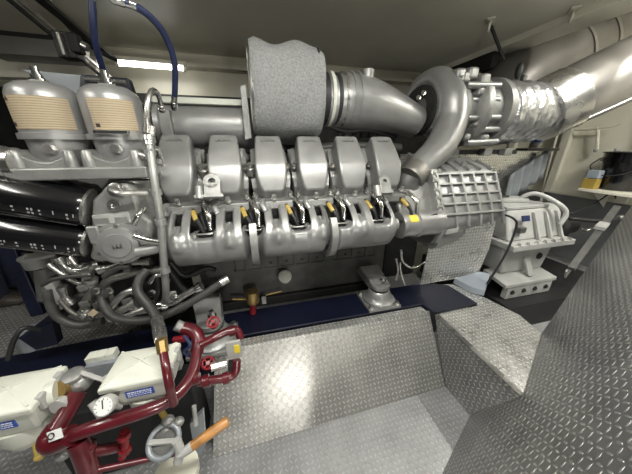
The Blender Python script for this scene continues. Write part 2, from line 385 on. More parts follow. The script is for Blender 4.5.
# cylinder heads with rocker covers
def head(i):
    x = CX[i]; w = .096
    m = MB(); m.prism([(x-w,1.18,1.243),(x-w,1.18,1.205),(x-w,1.30,1.11),(x-w,1.60,1.40),(x-w,1.50,1.485),(x-w,1.28,1.25)], (2*w,0,0))
    h = m.build('cylinder_head', 'silver_cast', EN, bevel=.006)
    # gasket flange, v shaped under the cover
    D = V((0,.075,-.075))
    K = [(1.372,1.552,.055),(1.350,1.548,.064),(1.290,1.486,.071),(1.238,1.420,.077),(1.230,1.405,.077),(1.214,1.362,.073),(1.203,1.318,.062),(1.198,1.292,.047)]
    b = bmesh.new(); rows = []
    for (y, z, hw) in K:
        f = V((0,y,z)); rows.append([b.verts.new((x-hw,y,z)), b.verts.new((x+hw,y,z)), b.verts.new(f+D+V((x+hw*1.06,0,0))), b.verts.new(f+D+V((x-hw*1.06,0,0)))])
    for a, c in zip(rows, rows[1:]):
        for k in range(4): b.faces.new((a[k], a[(k+1)%4], c[(k+1)%4], c[k]))
    b.faces.new(rows[0]); b.faces.new(list(reversed(rows[-1])))
    mm = MB(); mm.bm.free(); mm.bm = b
    cv = mm.build('rocker_cover', 'silver', EN, bevel=.016, seg=3, sharp=60)
    # raised lettering, a short row of worn marks
    m = MB(); nn = V((0,-.72,.69)); al = V((0,-.69,-.72))
    o = V((x,1.327,1.524))+nn*.004
    for k in range(7):
        hh = (.012,.009,.012,.012,.008,.012,.010)[k]; m.box(o+V(((k-3)*.0105,0,0)), (.0050,.006,hh), (X3, nn, al))
        if k in (1,3,4,5): m.box(o+V(((k-3)*.0105+.002,0,0))-al*.003, (.007,.006,.003), (X3, nn, al))
    m.build('raised_lettering', 'silver', cv)
    # rim flange
    m = MB(); q = []
    for (y, z, hw) in K: q.append((hw+.014, V((0,y,z))+D*.93))
    for (hw, c), (h2, c2) in zip(q, q[1:]):
        for s in (-1, 1):
            a0 = c+V((x+s*hw,0,0)); a1 = c2+V((x+s*h2,0,0)); m.beam(a0, a1, .022, .012)
    m.beam(q[-1][1]+V((x-.066,0,0)), q[-1][1]+V((x+.066,0,0)), .022, .012)
    m.build('rim', 'silver_cast', cv)
    for s, y, z in ((-.088,1.225,1.262),(.088,1.225,1.262),(0,1.19,1.255),(-.09,1.31,1.395),(.09,1.31,1.395)):
        MB().bolt((x+s,y-.005,z), (0,-.45,.9), .0115, .022).build('bolt', 'steel', h)
    # feed arm running down to the manifold
    m = MB(); m.tube([(x-.05,1.20,1.245),(x-.06,1.165,1.235),(x-.045,1.14,1.205)], .014); m.build('feed_arm', 'silver', h)
for i in range(6): head(i)

# water-cooled manifold below the heads
MP = catmull([V((0,y,z)) for y, z in ((1.27,.985),(1.18,.955),(1.095,.985),(1.055,1.045),(1.052,1.105),(1.085,1.155),(1.135,1.195),(1.195,1.222),(1.25,1.215))], 8)
def mprof(s):
    t = s*(len(MP)-1); k = min(int(t), len(MP)-2); f = t-k
    p = MP[k].lerp(MP[k+1], f); d = (MP[k+1]-MP[k]).normalized(); return p, V((0,-d.z,d.y))
def section(x0, x1, cs):
    def f(u, s):
        x = x0+(x1-x0)*u; p, n = mprof(s)
        e = min(u, 1-u)*(x1-x0); ins = .03*(1-smooth(e/.035))
        dn = 0
        for c in cs:
            pass
        dc = min(abs(x-c) for c in cs)
        arm = smooth((.082-dc)/.03)
        gap = smooth((s-.50)/.16)
        dn += gap*(1-arm)*.085
        dn -= .012*arm*smooth((s-.25)/.3)*(1-smooth((s-.75)/.25))
        gr = math.exp(-(dc/.017)**4)
        dn += .034*gr*smooth((s-.56)/.1)*(1-smooth((s-.95)/.05))
        sh_ = math.exp(-(dc/(.006+.020*smooth((.66-s)/.18)))**2)
        dn -= .016*sh_*smooth((s-.40)/.08)*(1-smooth((s-.70)/.1))
        dn -= .010*smooth((s-.40)/.1)*(1-smooth((s-.55)/.08))*math.exp(-((dc-.03)/.02)**2)*0
        dn += ins
        q = p-n*dn
        return V((x, q.y, q.z))
    m = MB(); m.grid(f, int((x1-x0)/.004), 72)
    kill = [fc for fc in m.bm.faces if (lambda c_: min(abs(c_.x-q_) for q_ in cs) > .056+.02*(1-smooth((c_.z-1.12)/.03)) and c_.z > 1.12 or min(abs(c_.x-q_) for q_ in cs) < .0135 and 1.168 < c_.z < 1.206)(fc.calc_center_median())]
    bmesh.ops.delete(m.bm, geom=kill, context='FACES')
    o = m.build('manifold_section', 'silver', EN, solid=.012, sharp=70, fix=True)
    for c in cs:
        p, n = mprof(.845)
        d = MP[54]-MP[50]
        MB().box(V((c,p.y,p.z))-n*.055, (.04,.03,.06)).build('slot_shade', 'black_void', o)  # black block behind the slot, shade put in as colour
    return o
def mx(px): return at(px, 240, Y=1.06).x
S = [section(mx(161), mx(251), CX[0:2]), section(mx(257), mx(331), CX[2:4]), section(mx(335), mx(397), CX[4:6])]
def band(px, wd, grow, m_, nm='clamp_band', par=EN):
    b = MB(); L = []
    for s in [k/24*.62 for k in range(25)]:
        p, n = mprof(s); x = mx(px); L.append([V((x-wd/2,0,0))+p-n*grow, V((x+wd/2,0,0))+p-n*grow, V((x+wd/2,0,0))+p+n*.03, V((x-wd/2,0,0))+p+n*.03])
    b.rings(L); return b.build(nm, m_, par)
for px in (254, 333): band(px, .032, .006, 'silver_cast')
# end tube with its yellow sticker
a, b = at(398,240,Y=1.12), at(436,240,Y=1.12); b.y = a.y; z0 = 1.075; a.z = b.z = z0; a.y = b.y = 1.14
et = MB().lathe([(0,.074),(.012,.078),(.02,.078),(.024,.072),(.10,.072),(.104,.079),(.13,.079),(.134,.072),(.20,.074),(.27,.078)], a, (1,0,0), 32).build('outlet_tube', 'silver', EN)
m = MB()
def cyl_patch(m, o, r, x0, x1, a0, a1, n=8):
    m.rings([[V((x0,o.y-math.cos(t)*r,o.z+math.sin(t)*r)), V((x1,o.y-math.cos(t)*r,o.z+math.sin(t)*r)), V((x1,o.y-math.cos(t)*(r-.001),o.z+math.sin(t)*(r-.001))), V((x0,o.y-math.cos(t)*(r-.001),o.z+math.sin(t)*(r-.001)))] for t in [a0+(a1-a0)*k/n for k in range(n+1)]])
cyl_patch(m, a, .0735, a.x+.036, a.x+.088, R(28), R(62)); m.build('sticker', 'yellow', et, label='small yellow sticker')
m = MB(); m.tube([at(401,250,Y=1.12),at(403,262,Y=1.14),at(413,268,Y=1.18),at(425,262,Y=1.2)], .006); m.build('drain_pipe', 'steel', et)

# fuel pipes, wiring and connectors in the gaps between the arms
GAPX = [(CX[i]+CX[i+1])/2 for i in range(5)]+[CX[5]+.112]
for i, x in enumerate(GAPX):
    MB().tube([(x-.012,1.24,1.24),(x+.004,1.18,1.245),(x+.022,1.13,1.205),(x+.026,1.115,1.14)], .0125, 12).build('injector_pipe', 'chrome', EN)
    wr = MB().tube([(x-.05,1.22,1.225),(x-.045,1.16,1.215),(x-.02,1.12,1.17),(x-.005,1.115,1.13)], .009, 8).build('injector_cable', 'rubber', EN)
    MB().tube([(x-.047,1.168,1.218),(x-.040,1.145,1.203),(x-.032,1.128,1.186)], .0115, 8).build('cable_sleeve', 'oil_yellow', wr, label='yellow sleeve')
    MB().tube([(x-.02,1.23,1.22),(x-.012,1.15,1.195),(x+.002,1.125,1.14)], .006, 8).build('injector_cable', 'rubber', EN)
    if i < 5:
        c = MB().lathe([(0,.030),(.02,.034),(.032,.034),(.036,.02)], (x,1.118,1.098), (0,-.25,1), 20).build('connector', 'black_gloss', EN)
        MB().tube([(x-.042,1.112,1.13),(x-.02,1.098,1.127),(x+.02,1.098,1.127),(x+.042,1.112,1.13)], .006, 8).build('connector_bracket', 'steel', c)
# dark body behind the arms, shade of the gaps put into its colour
MB().prism([(CX[0]-.08,1.20,1.05),(CX[0]-.08,1.20,1.20),(CX[0]-.08,1.32,1.12),(CX[0]-.08,1.32,1.02)], (CX[5]-CX[0]+.16,0,0)).build('gap_shade', 'dark_cast', EN)

# lifting eyes
def washer(m, c, d, ro, ri, th, n=24):
    d = V(d).normalized(); u, v = frame(d); c = V(c); L = []
    for k in range(n+1):
        a = k*2*math.pi/n; e = u*math.cos(a)+v*math.sin(a)
        L.append([c+e*ro+d*th/2, c+e*ri+d*th/2, c+e*ri-d*th/2, c+e*ro-d*th/2])
    m.rings(L, cap=False); bmesh.ops.remove_doubles(m.bm, verts=m.bm.verts, dist=1e-5)
def eye(px, py, Y, s=1):
    c = at(px, py, Y=Y); m = MB(); d = (0,-.85,.5); washer(m, c, d, .037*s, .014*s, .022)
    al = V((0,-.5,-.85)); nn = V((0,-.85,.5)).normalized()
    m.box(c+al*.035*s, (.070*s,.022,.06*s), (X3, nn, al)); m.box(c+al*.068*s-V((.015,0,0))*s, (.12*s,.024,.016), (X3, nn, al))
    m.cyl(c+al*.02-V((.055,0,0))*s, c+al*.08-V((.055,0,0))*s, .018)
    return m.build('lifting_eye', 'silver_cast', EN, bevel=.003)
eye(212,182,1.16); eye(384,182,1.13,.85)
c = at(217,129,Y=1.55); m = MB(); washer(m, c, (0,-.9,.3), .03, .011, .018); m.box(c-V((0,0,.03)), (.056,.018,.05)); m.build('lifting_eye', 'silver_cast', EN)

# charge-air manifold and rocker gear between the banks
a = at(160,126,Y=1.62); b = at(247,124,Y=1.62); b.z = a.z
pl = MB().lathe([(0,.06),(.004,.115),(.03,.12),(.03,.112),((b-a).length-.03,.112),((b-a).length-.03,.12),((b-a).length,.115)], a, (1,0,0), 32).build('charge_air_manifold', 'silver', EN)
m = MB(); m.box((a+b)/2+V((0,.02,.12)), ((b-a).length*.96,.2,.03)); m.build('cover_plate', 'enamel', pl, bevel=.004, label='pale top plate')
MB().box(at(168,128,Y=1.50), (.055,.05,.17)).build('end_bracket', 'silver_cast', pl, bevel=.006)
for i, (px, py) in enumerate(((197,150),(242,148),(196,165))):
    c = at(px, py+8, Y=1.46); MB().lathe([(0,.030),(.05,.030),(.055,.036),(.07,.036),(.09,.022),(.11,.014),(.112,.006)], c-V((0,.02,.06)), (0,-.45,.8), 16).build('pump_cap', 'silver_cast', EN)
for i, (px, py) in enumerate(((205,176),(251,174))):
    c = at(px, py, Y=1.30); MB().lathe([(0,.024),(.04,.024),(.042,.017),(.06,.017)], c, (0,-.5,.85), 12).build('plug', 'steel', EN)
# valley clutter behind covers three to six
m = MB(); m.tube(ats([(262,146),(300,150),(345,146),(400,148)],1.62), .03); m.build('valley_pipe', 'grey_cast', EN)
m = MB(); m.tube(ats([(330,126),(345,131),(370,130),(395,138)],1.66), .018); m.build('valley_pipe', 'grey_cast', EN)
for k in range(8): MB().box(at(338+k*8,134,Y=1.75), (.035,.05,.06)).build('valley_bracket', 'grey_cast', EN, bevel=.004)

# ------------------------------------------------------------------ air filter in its grey felt cover
fa = at(252,94,Y=1.52); fb = at(316,96,Y=1.52)
ax = V((1, 0, (fb.z-fa.z)*.0)).normalized(); ln = (fb-fa).length
RF = .228
rnd = random.Random(3)
u, v = V((0,-1,0)), V((0,0,1))
def fel(t, k, n, inn=0):
    a = 2*math.pi*k/n; cx_, sz = math.cos(a), math.sin(a)
    r = RF*(1+.012*math.sin(3*a+5*t)+.010*math.sin(7*a-9*t))-inn
    sq = (abs(cx_)**4+abs(sz)**4)**-.25; r *= (1+.35*(sq-1))
    if sz > .5: r += .012*math.sin(t*11+1)*(sz-.5)*2
    r += -.02*smooth((t-.90)/.1)*1-.012*smooth((.06-t)/.06)
    return fa+ax*(ln*t)+u*(cx_*r)+v*(sz*r)
n = 48; m = MB()
m.rings([[fel(t/14, k, n) for k in range(n)] for t in range(15)]+[[fel(.99, k, n, .06) for k in range(n)]]+[[fel(.96, k, n, .10) for k in range(n)]], cap=False)
m.rings([[fel(t/14, k, n, .018) for k in range(n)] for t in range(15)], cap=False)
af = thing_part = None
fb_ = MB().lathe([(.03,.165),(.03,.185),(ln-.05,.185),(ln-.05,.12)], fa, ax, 32).build('air_filter', 'dark_cast', EN)
m.build('felt_cover', 'felt', fb_, sharp=60, label='grey felt cover')
m = MB(); m.tube([fa+ax*.05+V((0,-RF*.60,RF*.86)), fa+ax*.06+V((0,-RF*.70,RF*.74)), fa+ax*.052+V((0,-RF*.86,RF*.6))], .004); m.build('seam', 'dark_cast', fb_)
m = MB(); m.tube([fb-ax*.03+V((0,-RF*.64,RF*.80)), fb-ax*.03+V((0,-RF*.78,RF*.68))], .004, smooth=False); m.build('seam', 'dark_cast', fb_)
m = MB(); m.torus(fa+ax*.004, ax, .205, .014, 40, 8); m.build('end_ring', 'steel', fb_)
m = MB(); washer(m, fa+ax*.03, ax, .19, .07, .012); m.build('end_plate', 'grey_cast', fb_)
m = MB(); m.prism([at(240,86,Y=1.45),at(246,84,Y=1.45),at(252,138,Y=1.45),at(245,140,Y=1.45)], (0,.05,0)); m.build('filter_bracket', 'silver_cast', EN, bevel=.003)
MB().box(at(233,117,Y=1.62), (.09,.05,.06)).build('filter_foot', 'enamel', EN, bevel=.004)

# intake elbow to the compressor
P = [at(312,100,Y=1.52), at(330,102,Y=1.52), at(350,102,Y=1.52), at(370,105,Y=1.52), at(393,113,Y=1.55), at(414,122,Y=1.58)]
el = MB().tube(P, [.128,.128,.145,.145,.132,.115,.10], 32, sub=8).build('intake_elbow', 'silver', EN)
def ringat(px, py, r, wd, mm, nm, par, Y=1.52, d=(1,0,0)):
    c = at(px, py, Y=Y); d = V(d).normalized()
    return MB().lathe([(-wd/2,r*.9),(-wd/2,r),(wd/2,r),(wd/2,r*.9)], c, d, 32).build(nm, mm, par)
ringat(322,100,.138,.03,'rubber','rubber_sleeve',el); ringat(328,100,.143,.018,'enamel','hose_clamp',el); ringat(334,101,.140,.02,'rubber','rubber_sleeve',el); ringat(340,101,.147,.014,'steel','hose_clamp',el); ringat(347,101,.151,.010,'silver','elbow_bead',el); ringat(353,101,.152,.010,'silver','elbow_bead',el)
c = at(375,94,Y=1.41); MB().box(c, (.018,.018,.075), (V((.75,0,.66)).normalized(), Y3, V((-.66,0,.75)).normalized())).build('slot', 'black_void', el, bevel=.008)
c = at(362,86,Y=1.40); MB().box(c, (.06,.012,.018)).build('name_tag', 'grey_cast', el)
c = at(368,74,Y=1.47); MB().cyl(c-V((0,0,.04)), c+V((0,0,.02)), .034).build('boss', 'silver_cast', el)
# ------------------------------------------------------------------ turbocharger
tb = MB().lathe([(-.10,.10),(-.10,.14),(-.02,.16),(.02,.19),(.10,.185),(.14,.15),(.2,.14)], at(437,112,Y=1.58), (1,.0,0), 32).build('turbocharger', 'silver_cast', EN)
VP = [at(408,118,Y=1.76), at(413,97,Y=1.75), at(424,83,Y=1.68), at(440,80,Y=1.56), at(451,97,Y=1.46), at(451,122,Y=1.42), at(440,146,Y=1.38), at(425,162,Y=1.34), at(410,177,Y=1.30)]
MB().tube(VP, [.05,.055,.06,.075,.088,.094,.094,.084,.07], 24, sub=8).build('compressor_scroll', 'silver', tb)
m = MB(); washer(m, at(419,112,Y=1.62), (1,.1,-.1), .16, .09, .05); m.build('inlet_ring', 'dark_cast', tb)
for px, py in ((419,98),(424,93),(415,105)): MB().bolt(at(px,py,Y=1.56), (-.8,-.5,.2), .012, .02).build('bolt', 'chrome', tb)
for k, (px, py) in enumerate(((407,163),(411,160))):
    pass
m = MB(); m.lathe([(0,.085),(.02,.089),(.05,.085),(.07,.089),(.09,.082)], at(417,170,Y=1.32), at(408,180,Y=1.29)-at(417,170,Y=1.32), 24); m.build('hose_coupling', 'dull_steel', tb)
# turbine side: ribbed cast housing with long studs
c0 = at(459,112,Y=1.62)
MB().lathe([(-.03,.19),(0,.235),(.02,.24),(.05,.235),(.06,.19),(.20,.18),(.21,.225),(.26,.225),(.27,.2)], c0, (1,.02,0), 32).build('turbine_housing', 'silver_cast', tb)
rnd = random.Random(5)
for k, (px, py) in enumerate(((466,85),(470,100),(467,118),(471,130),(466,143))):
    a = at(px,py,Y=1.44+.02*(k%2)); MB().cyl(a, a+V((.26-.03*(k%2),0,.01)), .021, n=12).build('stud', 'silver', tb)
for k, (px, py) in enumerate(((463,78),(470,74),(482,80),(478,92),(484,107),(476,124),(482,138),(458,74),(464,137))):
    a = at(px,py,Y=1.46); MB().box(a, (.06+.03*rnd.random(),.07,.04+.03*rnd.random()), (V((1,.2,.1)).normalized(), V((-.2,1,0)).normalized(), Z3)).build('lug', 'silver_cast', tb, bevel=.02, seg=3)
# foil wrapped exhaust section
c1 = at(489,115,Y=1.64); c2 = at(534,113,Y=1.64); ln2 = (c2-c1).length; d2 = (c2-c1).normalized()
u2, v2 = frame(d2); rnd = random.Random(11); n = 64; rows = []
for i in range(29):
    t = i/28; rw = []
    for k in range(n):
        a = 2*math.pi*k/n
        r = .218-.012*t+.006*math.sin(t*30+2.2*math.sin(a*2)+a*3)+.005*math.sin(t*75-a*4+math.sin(a*5))+.006*rnd.uniform(-1,1)
        if i in (0, 28): r -= .03
        rw.append(c1+d2*(ln2*t)+(u2*math.cos(a)+v2*math.sin(a))*r)
    rows.append(rw)
MB().rings(rows).build('foil_lagging', 'foil', EN, sharp=80, label='crinkled silver foil lagging')
MB().box(at(470,152,Y=1.62), (.75,.16,.03)).build('turbo_support', 'dark_cast', EN)
for px in (452, 485, 505): MB().box(at(px,152,Y=1.52), (.07,.06,.05)).build('support_foot', 'silver_cast', EN, bevel=.004)

# ------------------------------------------------------------------ ribbed charge-air cooler
x0, x1 = 1.046, 1.53
def cp(u_, s):      # front face of the cooler
    pr_ = [(1.50,1.43),(1.32,1.375),(1.25,1.340),(1.125,1.110),(1.10,1.04),(1.13,.965),(1.25,.93),(1.5,.93)]
    y, z = pr_[s]
    if s >= 4: z += .07*u_*(1 if s > 4 else .5); y += .03*u_
    return V((x0+(x1-x0)*u_, y, z))
m = MB(); m.rings([[cp(q, s) for s in range(8)] for q in (0, .33, .66, 1)])
ck = m.build('charge_air_cooler', 'silver', EN, bevel=.022, seg=3)
fa_, fb2 = cp(0,2), cp(0,3); sl = (fb2-fa_); nf = V((0,-sl.z,sl.y)).normalized(); nf = nf if nf.y < 0 else -nf; sd = sl.normalized()
m = MB()
for j in range(5):      # long ribs
    c = (fa_+sl*(j/4*.96+.02)); m.box(c+V(((x1-x0)/2,0,0))+nf*.006, (x1-x0-.02,.024,.013), (X3, nf, sd))
for i in range(6):      # cross ribs
    xx = x0+.02+(x1-x0-.04)*i/5; c = fa_+sl*.5; m.box(V((xx,c.y,c.z))+nf*.006, (.014,.024,sl.length), (X3, nf, sd))
m.build('rib_grid', 'silver', ck, bevel=.003)
for i in range(6):
    xx = x0+.02+(x1-x0-.04)*i/5; MB().beam(V((xx,1.27,1.358)), V((xx,1.40,1.405)), .014, .022).build('fin', 'silver', ck, bevel=.003); a, b = cp(0,3), cp(0,4); MB().beam(V((xx,a.y-.004,a.z)), V((xx,b.y-.002,b.z+.0)), .014, .02).build('fin', 'silver', ck, bevel=.003)
m = MB(); m.prism([V((x0-.02,y,z)) for y, z in ((1.50,1.46),(1.31,1.40),(1.235,1.36),(1.09,1.10),(1.07,1.03),(1.10,.95),(1.25,.90),(1.5,.90))], (.022,0,0)); m.build('end_flange', 'silver_cast', ck, bevel=.004)
for k in range(6):
    p = cp(0,2).lerp(cp(0,3), k/5-.02)+nf*.012; MB().bolt(V((x0-.008,p.y,p.z))+nf*.01, (nf+V((-.3,0,0))), .011, .02).build('bolt', 'steel', ck)
c = at(463,166,Y=1.32); m = MB(); m.box(c, (.03,.015,.05)); m.box(c+V((0,-.01,-.03)), (.06,.03,.012)); m.build('lug', 'silver_cast', ck)
a = at(452,231,Y=1.085); MB().box(a, (.085,.006,.026), (V((1,0,.1)).normalized(), Y3, Z3)).build('name_plate', 'greywhite', ck)
# elbow casting between coupling and cooler
m = MB()
rg = []
for px, py, Y, sx, sz in ((436,203,1.24,.0,.0),):
    pass
m.prism([at(402,192,Y=1.22), at(414,183,Y=1.24), at(434,180,Y=1.26), at(437,222,Y=1.14), at(404,222,Y=1.13), at(399,207,Y=1.16)], (0,.24,.02)); m.build('cooler_elbow', 'silver_cast', EN, bevel=.03, seg=4)
MB().tube([at(410,177,Y=1.30), at(406,186,Y=1.30), at(410,197,Y=1.28)], [.075,.078,.07], 24).build('elbow_neck', 'grey_cast', EN)
MB().tube([at(400,221,Y=1.10),at(418,219,Y=1.10),at(437,214,Y=1.10)], .006, 8).build('vent_pipe', 'rubber', EN)
m = MB(); m.lathe([(0,.078),(.05,.085),(.16,.085),(.24,.07)], at(428,237,Y=1.18), at(460,226,Y=1.22)-at(428,237,Y=1.18), 28); m.build('water_duct', 'silver', EN)
# shaft coupling dark underside, right end of engine
MB().box((1.10,1.82,.85), (.30,.6,.75)).build('flywheel_housing', 'dark_cast', EN, bevel=.02)
m = MB(); m.tube(ats([(400,262),(401,272),(405,285)],1.30), .006); m.tube(ats([(396,258),(398,270),(396,280)],1.30), .008); m.build('drain_hose', 'steel', EN)
# ================================================================== ENGINE, free (left) end: filters and pipes
VDN = V((0,-1,0))
FY = 1.22
def patch(m, c, r, z0, z1, a0, a1, n=14, th=.0012):
    """upright label wrapped on a cylinder, angle 0 faces the viewer"""
    L = []
    for k in range(n+1):
        a = a0+(a1-a0)*k/n; d = V((math.sin(a), -math.cos(a), 0))
        L.append([c+d*r+V((0,0,z0)), c+d*r+V((0,0,z1)), c+d*(r+th)+V((0,0,z1)), c+d*(r+th)+V((0,0,z0))])
    m.rings(L)
    l = m.bm.loops.layers.uv.get('plate') or m.bm.loops.layers.uv.new('plate')
    for f in m.bm.faces:
        for lp in f.loops:
            p = lp.vert.co-c; lp[l].uv = (math.atan2(p.x,-p.y)*r+1, p.z)
def fuel_filter(x, a0, a1, red):
    c = V((x, FY, 0)); zt = 1.705; zb = 1.535; r = .098
    o = MB().lathe([(zb-.095,.075),(zb-.07,.088),(zb-.012,.092),(zb-.012,.107),(zb+.008,.107),(zb+.010,r),(zt-.035,r),(zt-.012,r*.90),(zt+.004,r*.66),(zt+.011,r*.3),(zt+.014,.028)], c, Z3, 40).build('fuel_filter', 'silver', EN)
    MB().lathe([(0,.026),(.012,.026),(.013,.017),(.026,.017),(.027,.0115),(.050,.0115),(.054,.007)], c+V((0,0,zt+.008)), Z3, 18).build('cap_stud', 'chrome', o)
    m = MB(); patch(m, c, r+.0006, zb+.02, zt-.045, R(a0), R(a1)); m.build('paper_label', 'paper', o, label='yellowed paper label with fine print')
    m = MB(); patch(m, c, r+.002, zb+.03, zb+.042, R(a0)+.10, R(a0)+.24, 3); m.build('label_mark', 'dark_print', o)
    if red:
        m = MB(); d = V((math.sin(R(a0)+.2), -math.cos(R(a0)+.2), 0)); q = c+d*(r+.0026)+V((0,0,zt-.06)); s = V((-d.y,d.x,0))
        m.prism([q-s*.012, q+s*.012, q+V((0,0,.013))], d*-.001); m.build('label_mark', 'dark_print', o)
    MB().bolt(c+V((.012,-.086,zb-.045)), (.05,-1,.1), .017, .018).build('bolt', 'steel', o)
    # saddle with two posts
    zs = zb-.085; m = MB()
    L = []
    for k in range(9):
        t = -1+k/4; L.append(V((x+t*.085, FY-.115, zs+.045*t*t-.005)))
    m.prism(L+[V((x+.085,FY-.115,zs-.05)), V((x-.085,FY-.115,zs-.05))], (0,.10,0)); m.build('saddle', 'silver_cast', o, bevel=.006)
    for s in (-1, 1): MB().lathe([(0,.022),(.05,.020),(.085,.016),(.092,.010)], V((x+s*.078, FY-.11, zs-.055)), Z3, 14).build('post', 'silver_cast', o)
    return o
FX1, FX2 = -.722, -.512
fuel_filter(FX1, -50, 66, True); fuel_filter(FX2, -22, 62, False)
m = MB(); m.box(((FX1+FX2)/2-.0,FY-.05,1.405), (.44,.18,.045)); m.build('filter_console', 'silver_cast', EN, bevel=.008)
m = MB(); m.box((FX2+.11,FY-.09,1.44), (.10,.03,.022)); m.build('console_lug', 'silver_cast', EN, bevel=.004)
m = MB(); m.box((FX2+.02,FY-.108,1.548), (.11,.02,.014)); m.build('clamp_screw', 'chrome', EN, bevel=.003)
MB().lathe([(0,.052),(.03,.052),(.032,.058),(.055,.058),(.056,.04),(.16,.04)], at(20,163,Y=1.12), at(0,163,Y=1.12)-at(20,163,Y=1.12), 24).build('hose_flange', 'steel', EN)
MB().cyl(at(9,163,Y=1.12), at(-20,163,Y=1.12), .05).build('rubber_elbow', 'rubber', EN)
MB().prism(ats([(68,181),(108,177),(112,196),(100,196)],1.22), (0,.04,0)).build('console_web', 'greywhite', EN, bevel=.003)

# black spin-on oil filters with white print
def oil_filter(l, r_, rad):
    a = at(l[0]-26, l[1]-4, Y=1.10); b = at(*r_, Y=1.12); d = (b-a).normalized(); ln = (b-a).length
    o = MB().lathe([(0,rad*.5),(.01,rad*.85),(.035,rad),(ln-.02,rad),(ln-.005,rad*.97),(ln,rad*.9)], a, d, 40).build('oil_filter', 'black_gloss', EN, label='black spin-on oil filter with white print')
    m = MB(); m.lathe([(0,rad*.9),(.002,rad*1.04),(.012,rad*1.04),(.014,rad*.9)], b-d*.006, d, 32); m.build('end_seal', 'steel', o)
    up = V((0,-1,-.32)); up = (up-d*up.dot(d)).normalized(); w_ = d.cross(up).normalized()
    if w_.z < 0: w_ = -w_
    m = MB(); rnd = random.Random(4)
    def gl(t, y, w, h):
        q = a+d*t+(up*math.cos(y/rad)+w_*math.sin(y/rad))*(rad+.0006); nn = (up*math.cos(y/rad)+w_*math.sin(y/rad)); m.box(q, (w,h,.0012), (d, nn.cross(d), nn))
    t0 = ln-.34
    for k, (dx, n_, hh) in enumerate(((0,2,.013),(.036,2,.013),(.08,1,.012),(.115,2,.006),(.125,1,.012),(.155,2,.008),(.195,2,.010),(.205,1,.016),(.225,2,.008),(.262,1,.022),(.30,2,.012),(.318,1,.02))):
        for j in range(n_):
            for q in range(2 if dx in (0,.036,.195) else 1): gl(t0+dx+q*.010, .004-j*.016, .0055 if n_ > 1 else .003, hh*.7)
    m.build('print', 'dim_print', o)
    m = MB(); m.tube([a+up*rad*.55-w_*rad*.86+d*.03, a+up*rad*.55-w_*rad*.86+d*(ln-.03)], .003, smooth=False); m.build('bottom_seam', 'steel', o)
oil_filter((8,193), (91,208), .074); oil_filter((8,231), (90,241), .064)

# filter head and pump
hd = MB().prism(ats([(91,200),(99,193),(104,186),(127,183),(136,196),(141,214),(152,222),(152,248),(140,258),(112,262),(100,263),(88,260),(91,246),(90,222)],1.08), (0,.16,0)).build('filter_head', 'silver_cast', EN, bevel=.018, seg=3)
MB().cyl(at(134,178,Y=1.22), at(142,228,Y=1.22), .085, .075, 28).build('filter_neck', 'silver_cast', EN)
c = at(117,190,Y=1.075); MB().lathe([(0,.026),(.014,.026),(.015,.019),(.02,.019),(.021,.010)], c, (0,-1,.25), 20).build('sight_port', 'steel', hd)
MB().tube([at(111,190,Y=1.035), at(120,193,Y=1.02), at(132,193,Y=1.03), at(148,193,Y=1.04)], .010, 8).build('sensor_cable', 'steel', hd)
c = at(115,205,Y=1.075); MB().lathe([(0,.022),(.012,.022),(.012,.012),(.002,.011)], c, (0,-1,.1), 16).build('plug', 'steel', hd)
c = at(112,219,Y=1.078); tp = MB().box(c, (.125,.008,.046), ((V((1,0,.06))).normalized(), Y3, Z3)).build('data_plate', 'greywhite', hd, bevel=.002)
m = MB()
for dx, ww in ((-.034,.05),(.033,.045)): m.box(c+V((dx,-.0045,-.004)), (ww,.002,.022))
m.build('engraving', 'silver_cast', tp)
c = at(121,243,Y=1.075)
pc = MB().lathe([(-.02,.088),(.012,.088),(.014,.074),(.03,.070),(.034,.05),(.04,.048),(.042,.02)], c, (.08,-1,.05), 36).build('pump_cover', 'silver', hd)
for k in range(6):
    a = k*math.pi/3+.4; MB().bolt(c+V((math.cos(a)*.08,-.014,math.sin(a)*.08)), (.08,-1,.05), .007, .008).build('bolt', 'steel', pc)
m = MB(); cc = c+V((.006,-.044,.002))
for dx in (-.014, 0, .014): m.box(cc+V((dx,0,.002*(dx/.014))), (.006,.003,.016), (X3, Y3, Z3))
m.box(cc+V((0,0,-.004)), (.03,.003,.004)); m.build('raised_mark', 'steel', pc)
MB().box(at(95,235,Y=1.06), (.042,.02,.075)).build('clamp_block', 'silver_cast', hd, bevel=.008)
MB().tube(ats([(137,252),(150,250),(162,247)],1.05), .022, 12).build('pump_outlet', 'silver', hd)
MB().tube(ats([(134,236),(148,240),(160,242)],1.03), .014, 12).build('pump_pipe', 'chrome', hd)
MB().tube([at(134,224,Y=1.04), at(138,216,Y=1.03), at(144,208,Y=1.06)], .010, 10).build('pump_lever', 'chrome', hd)

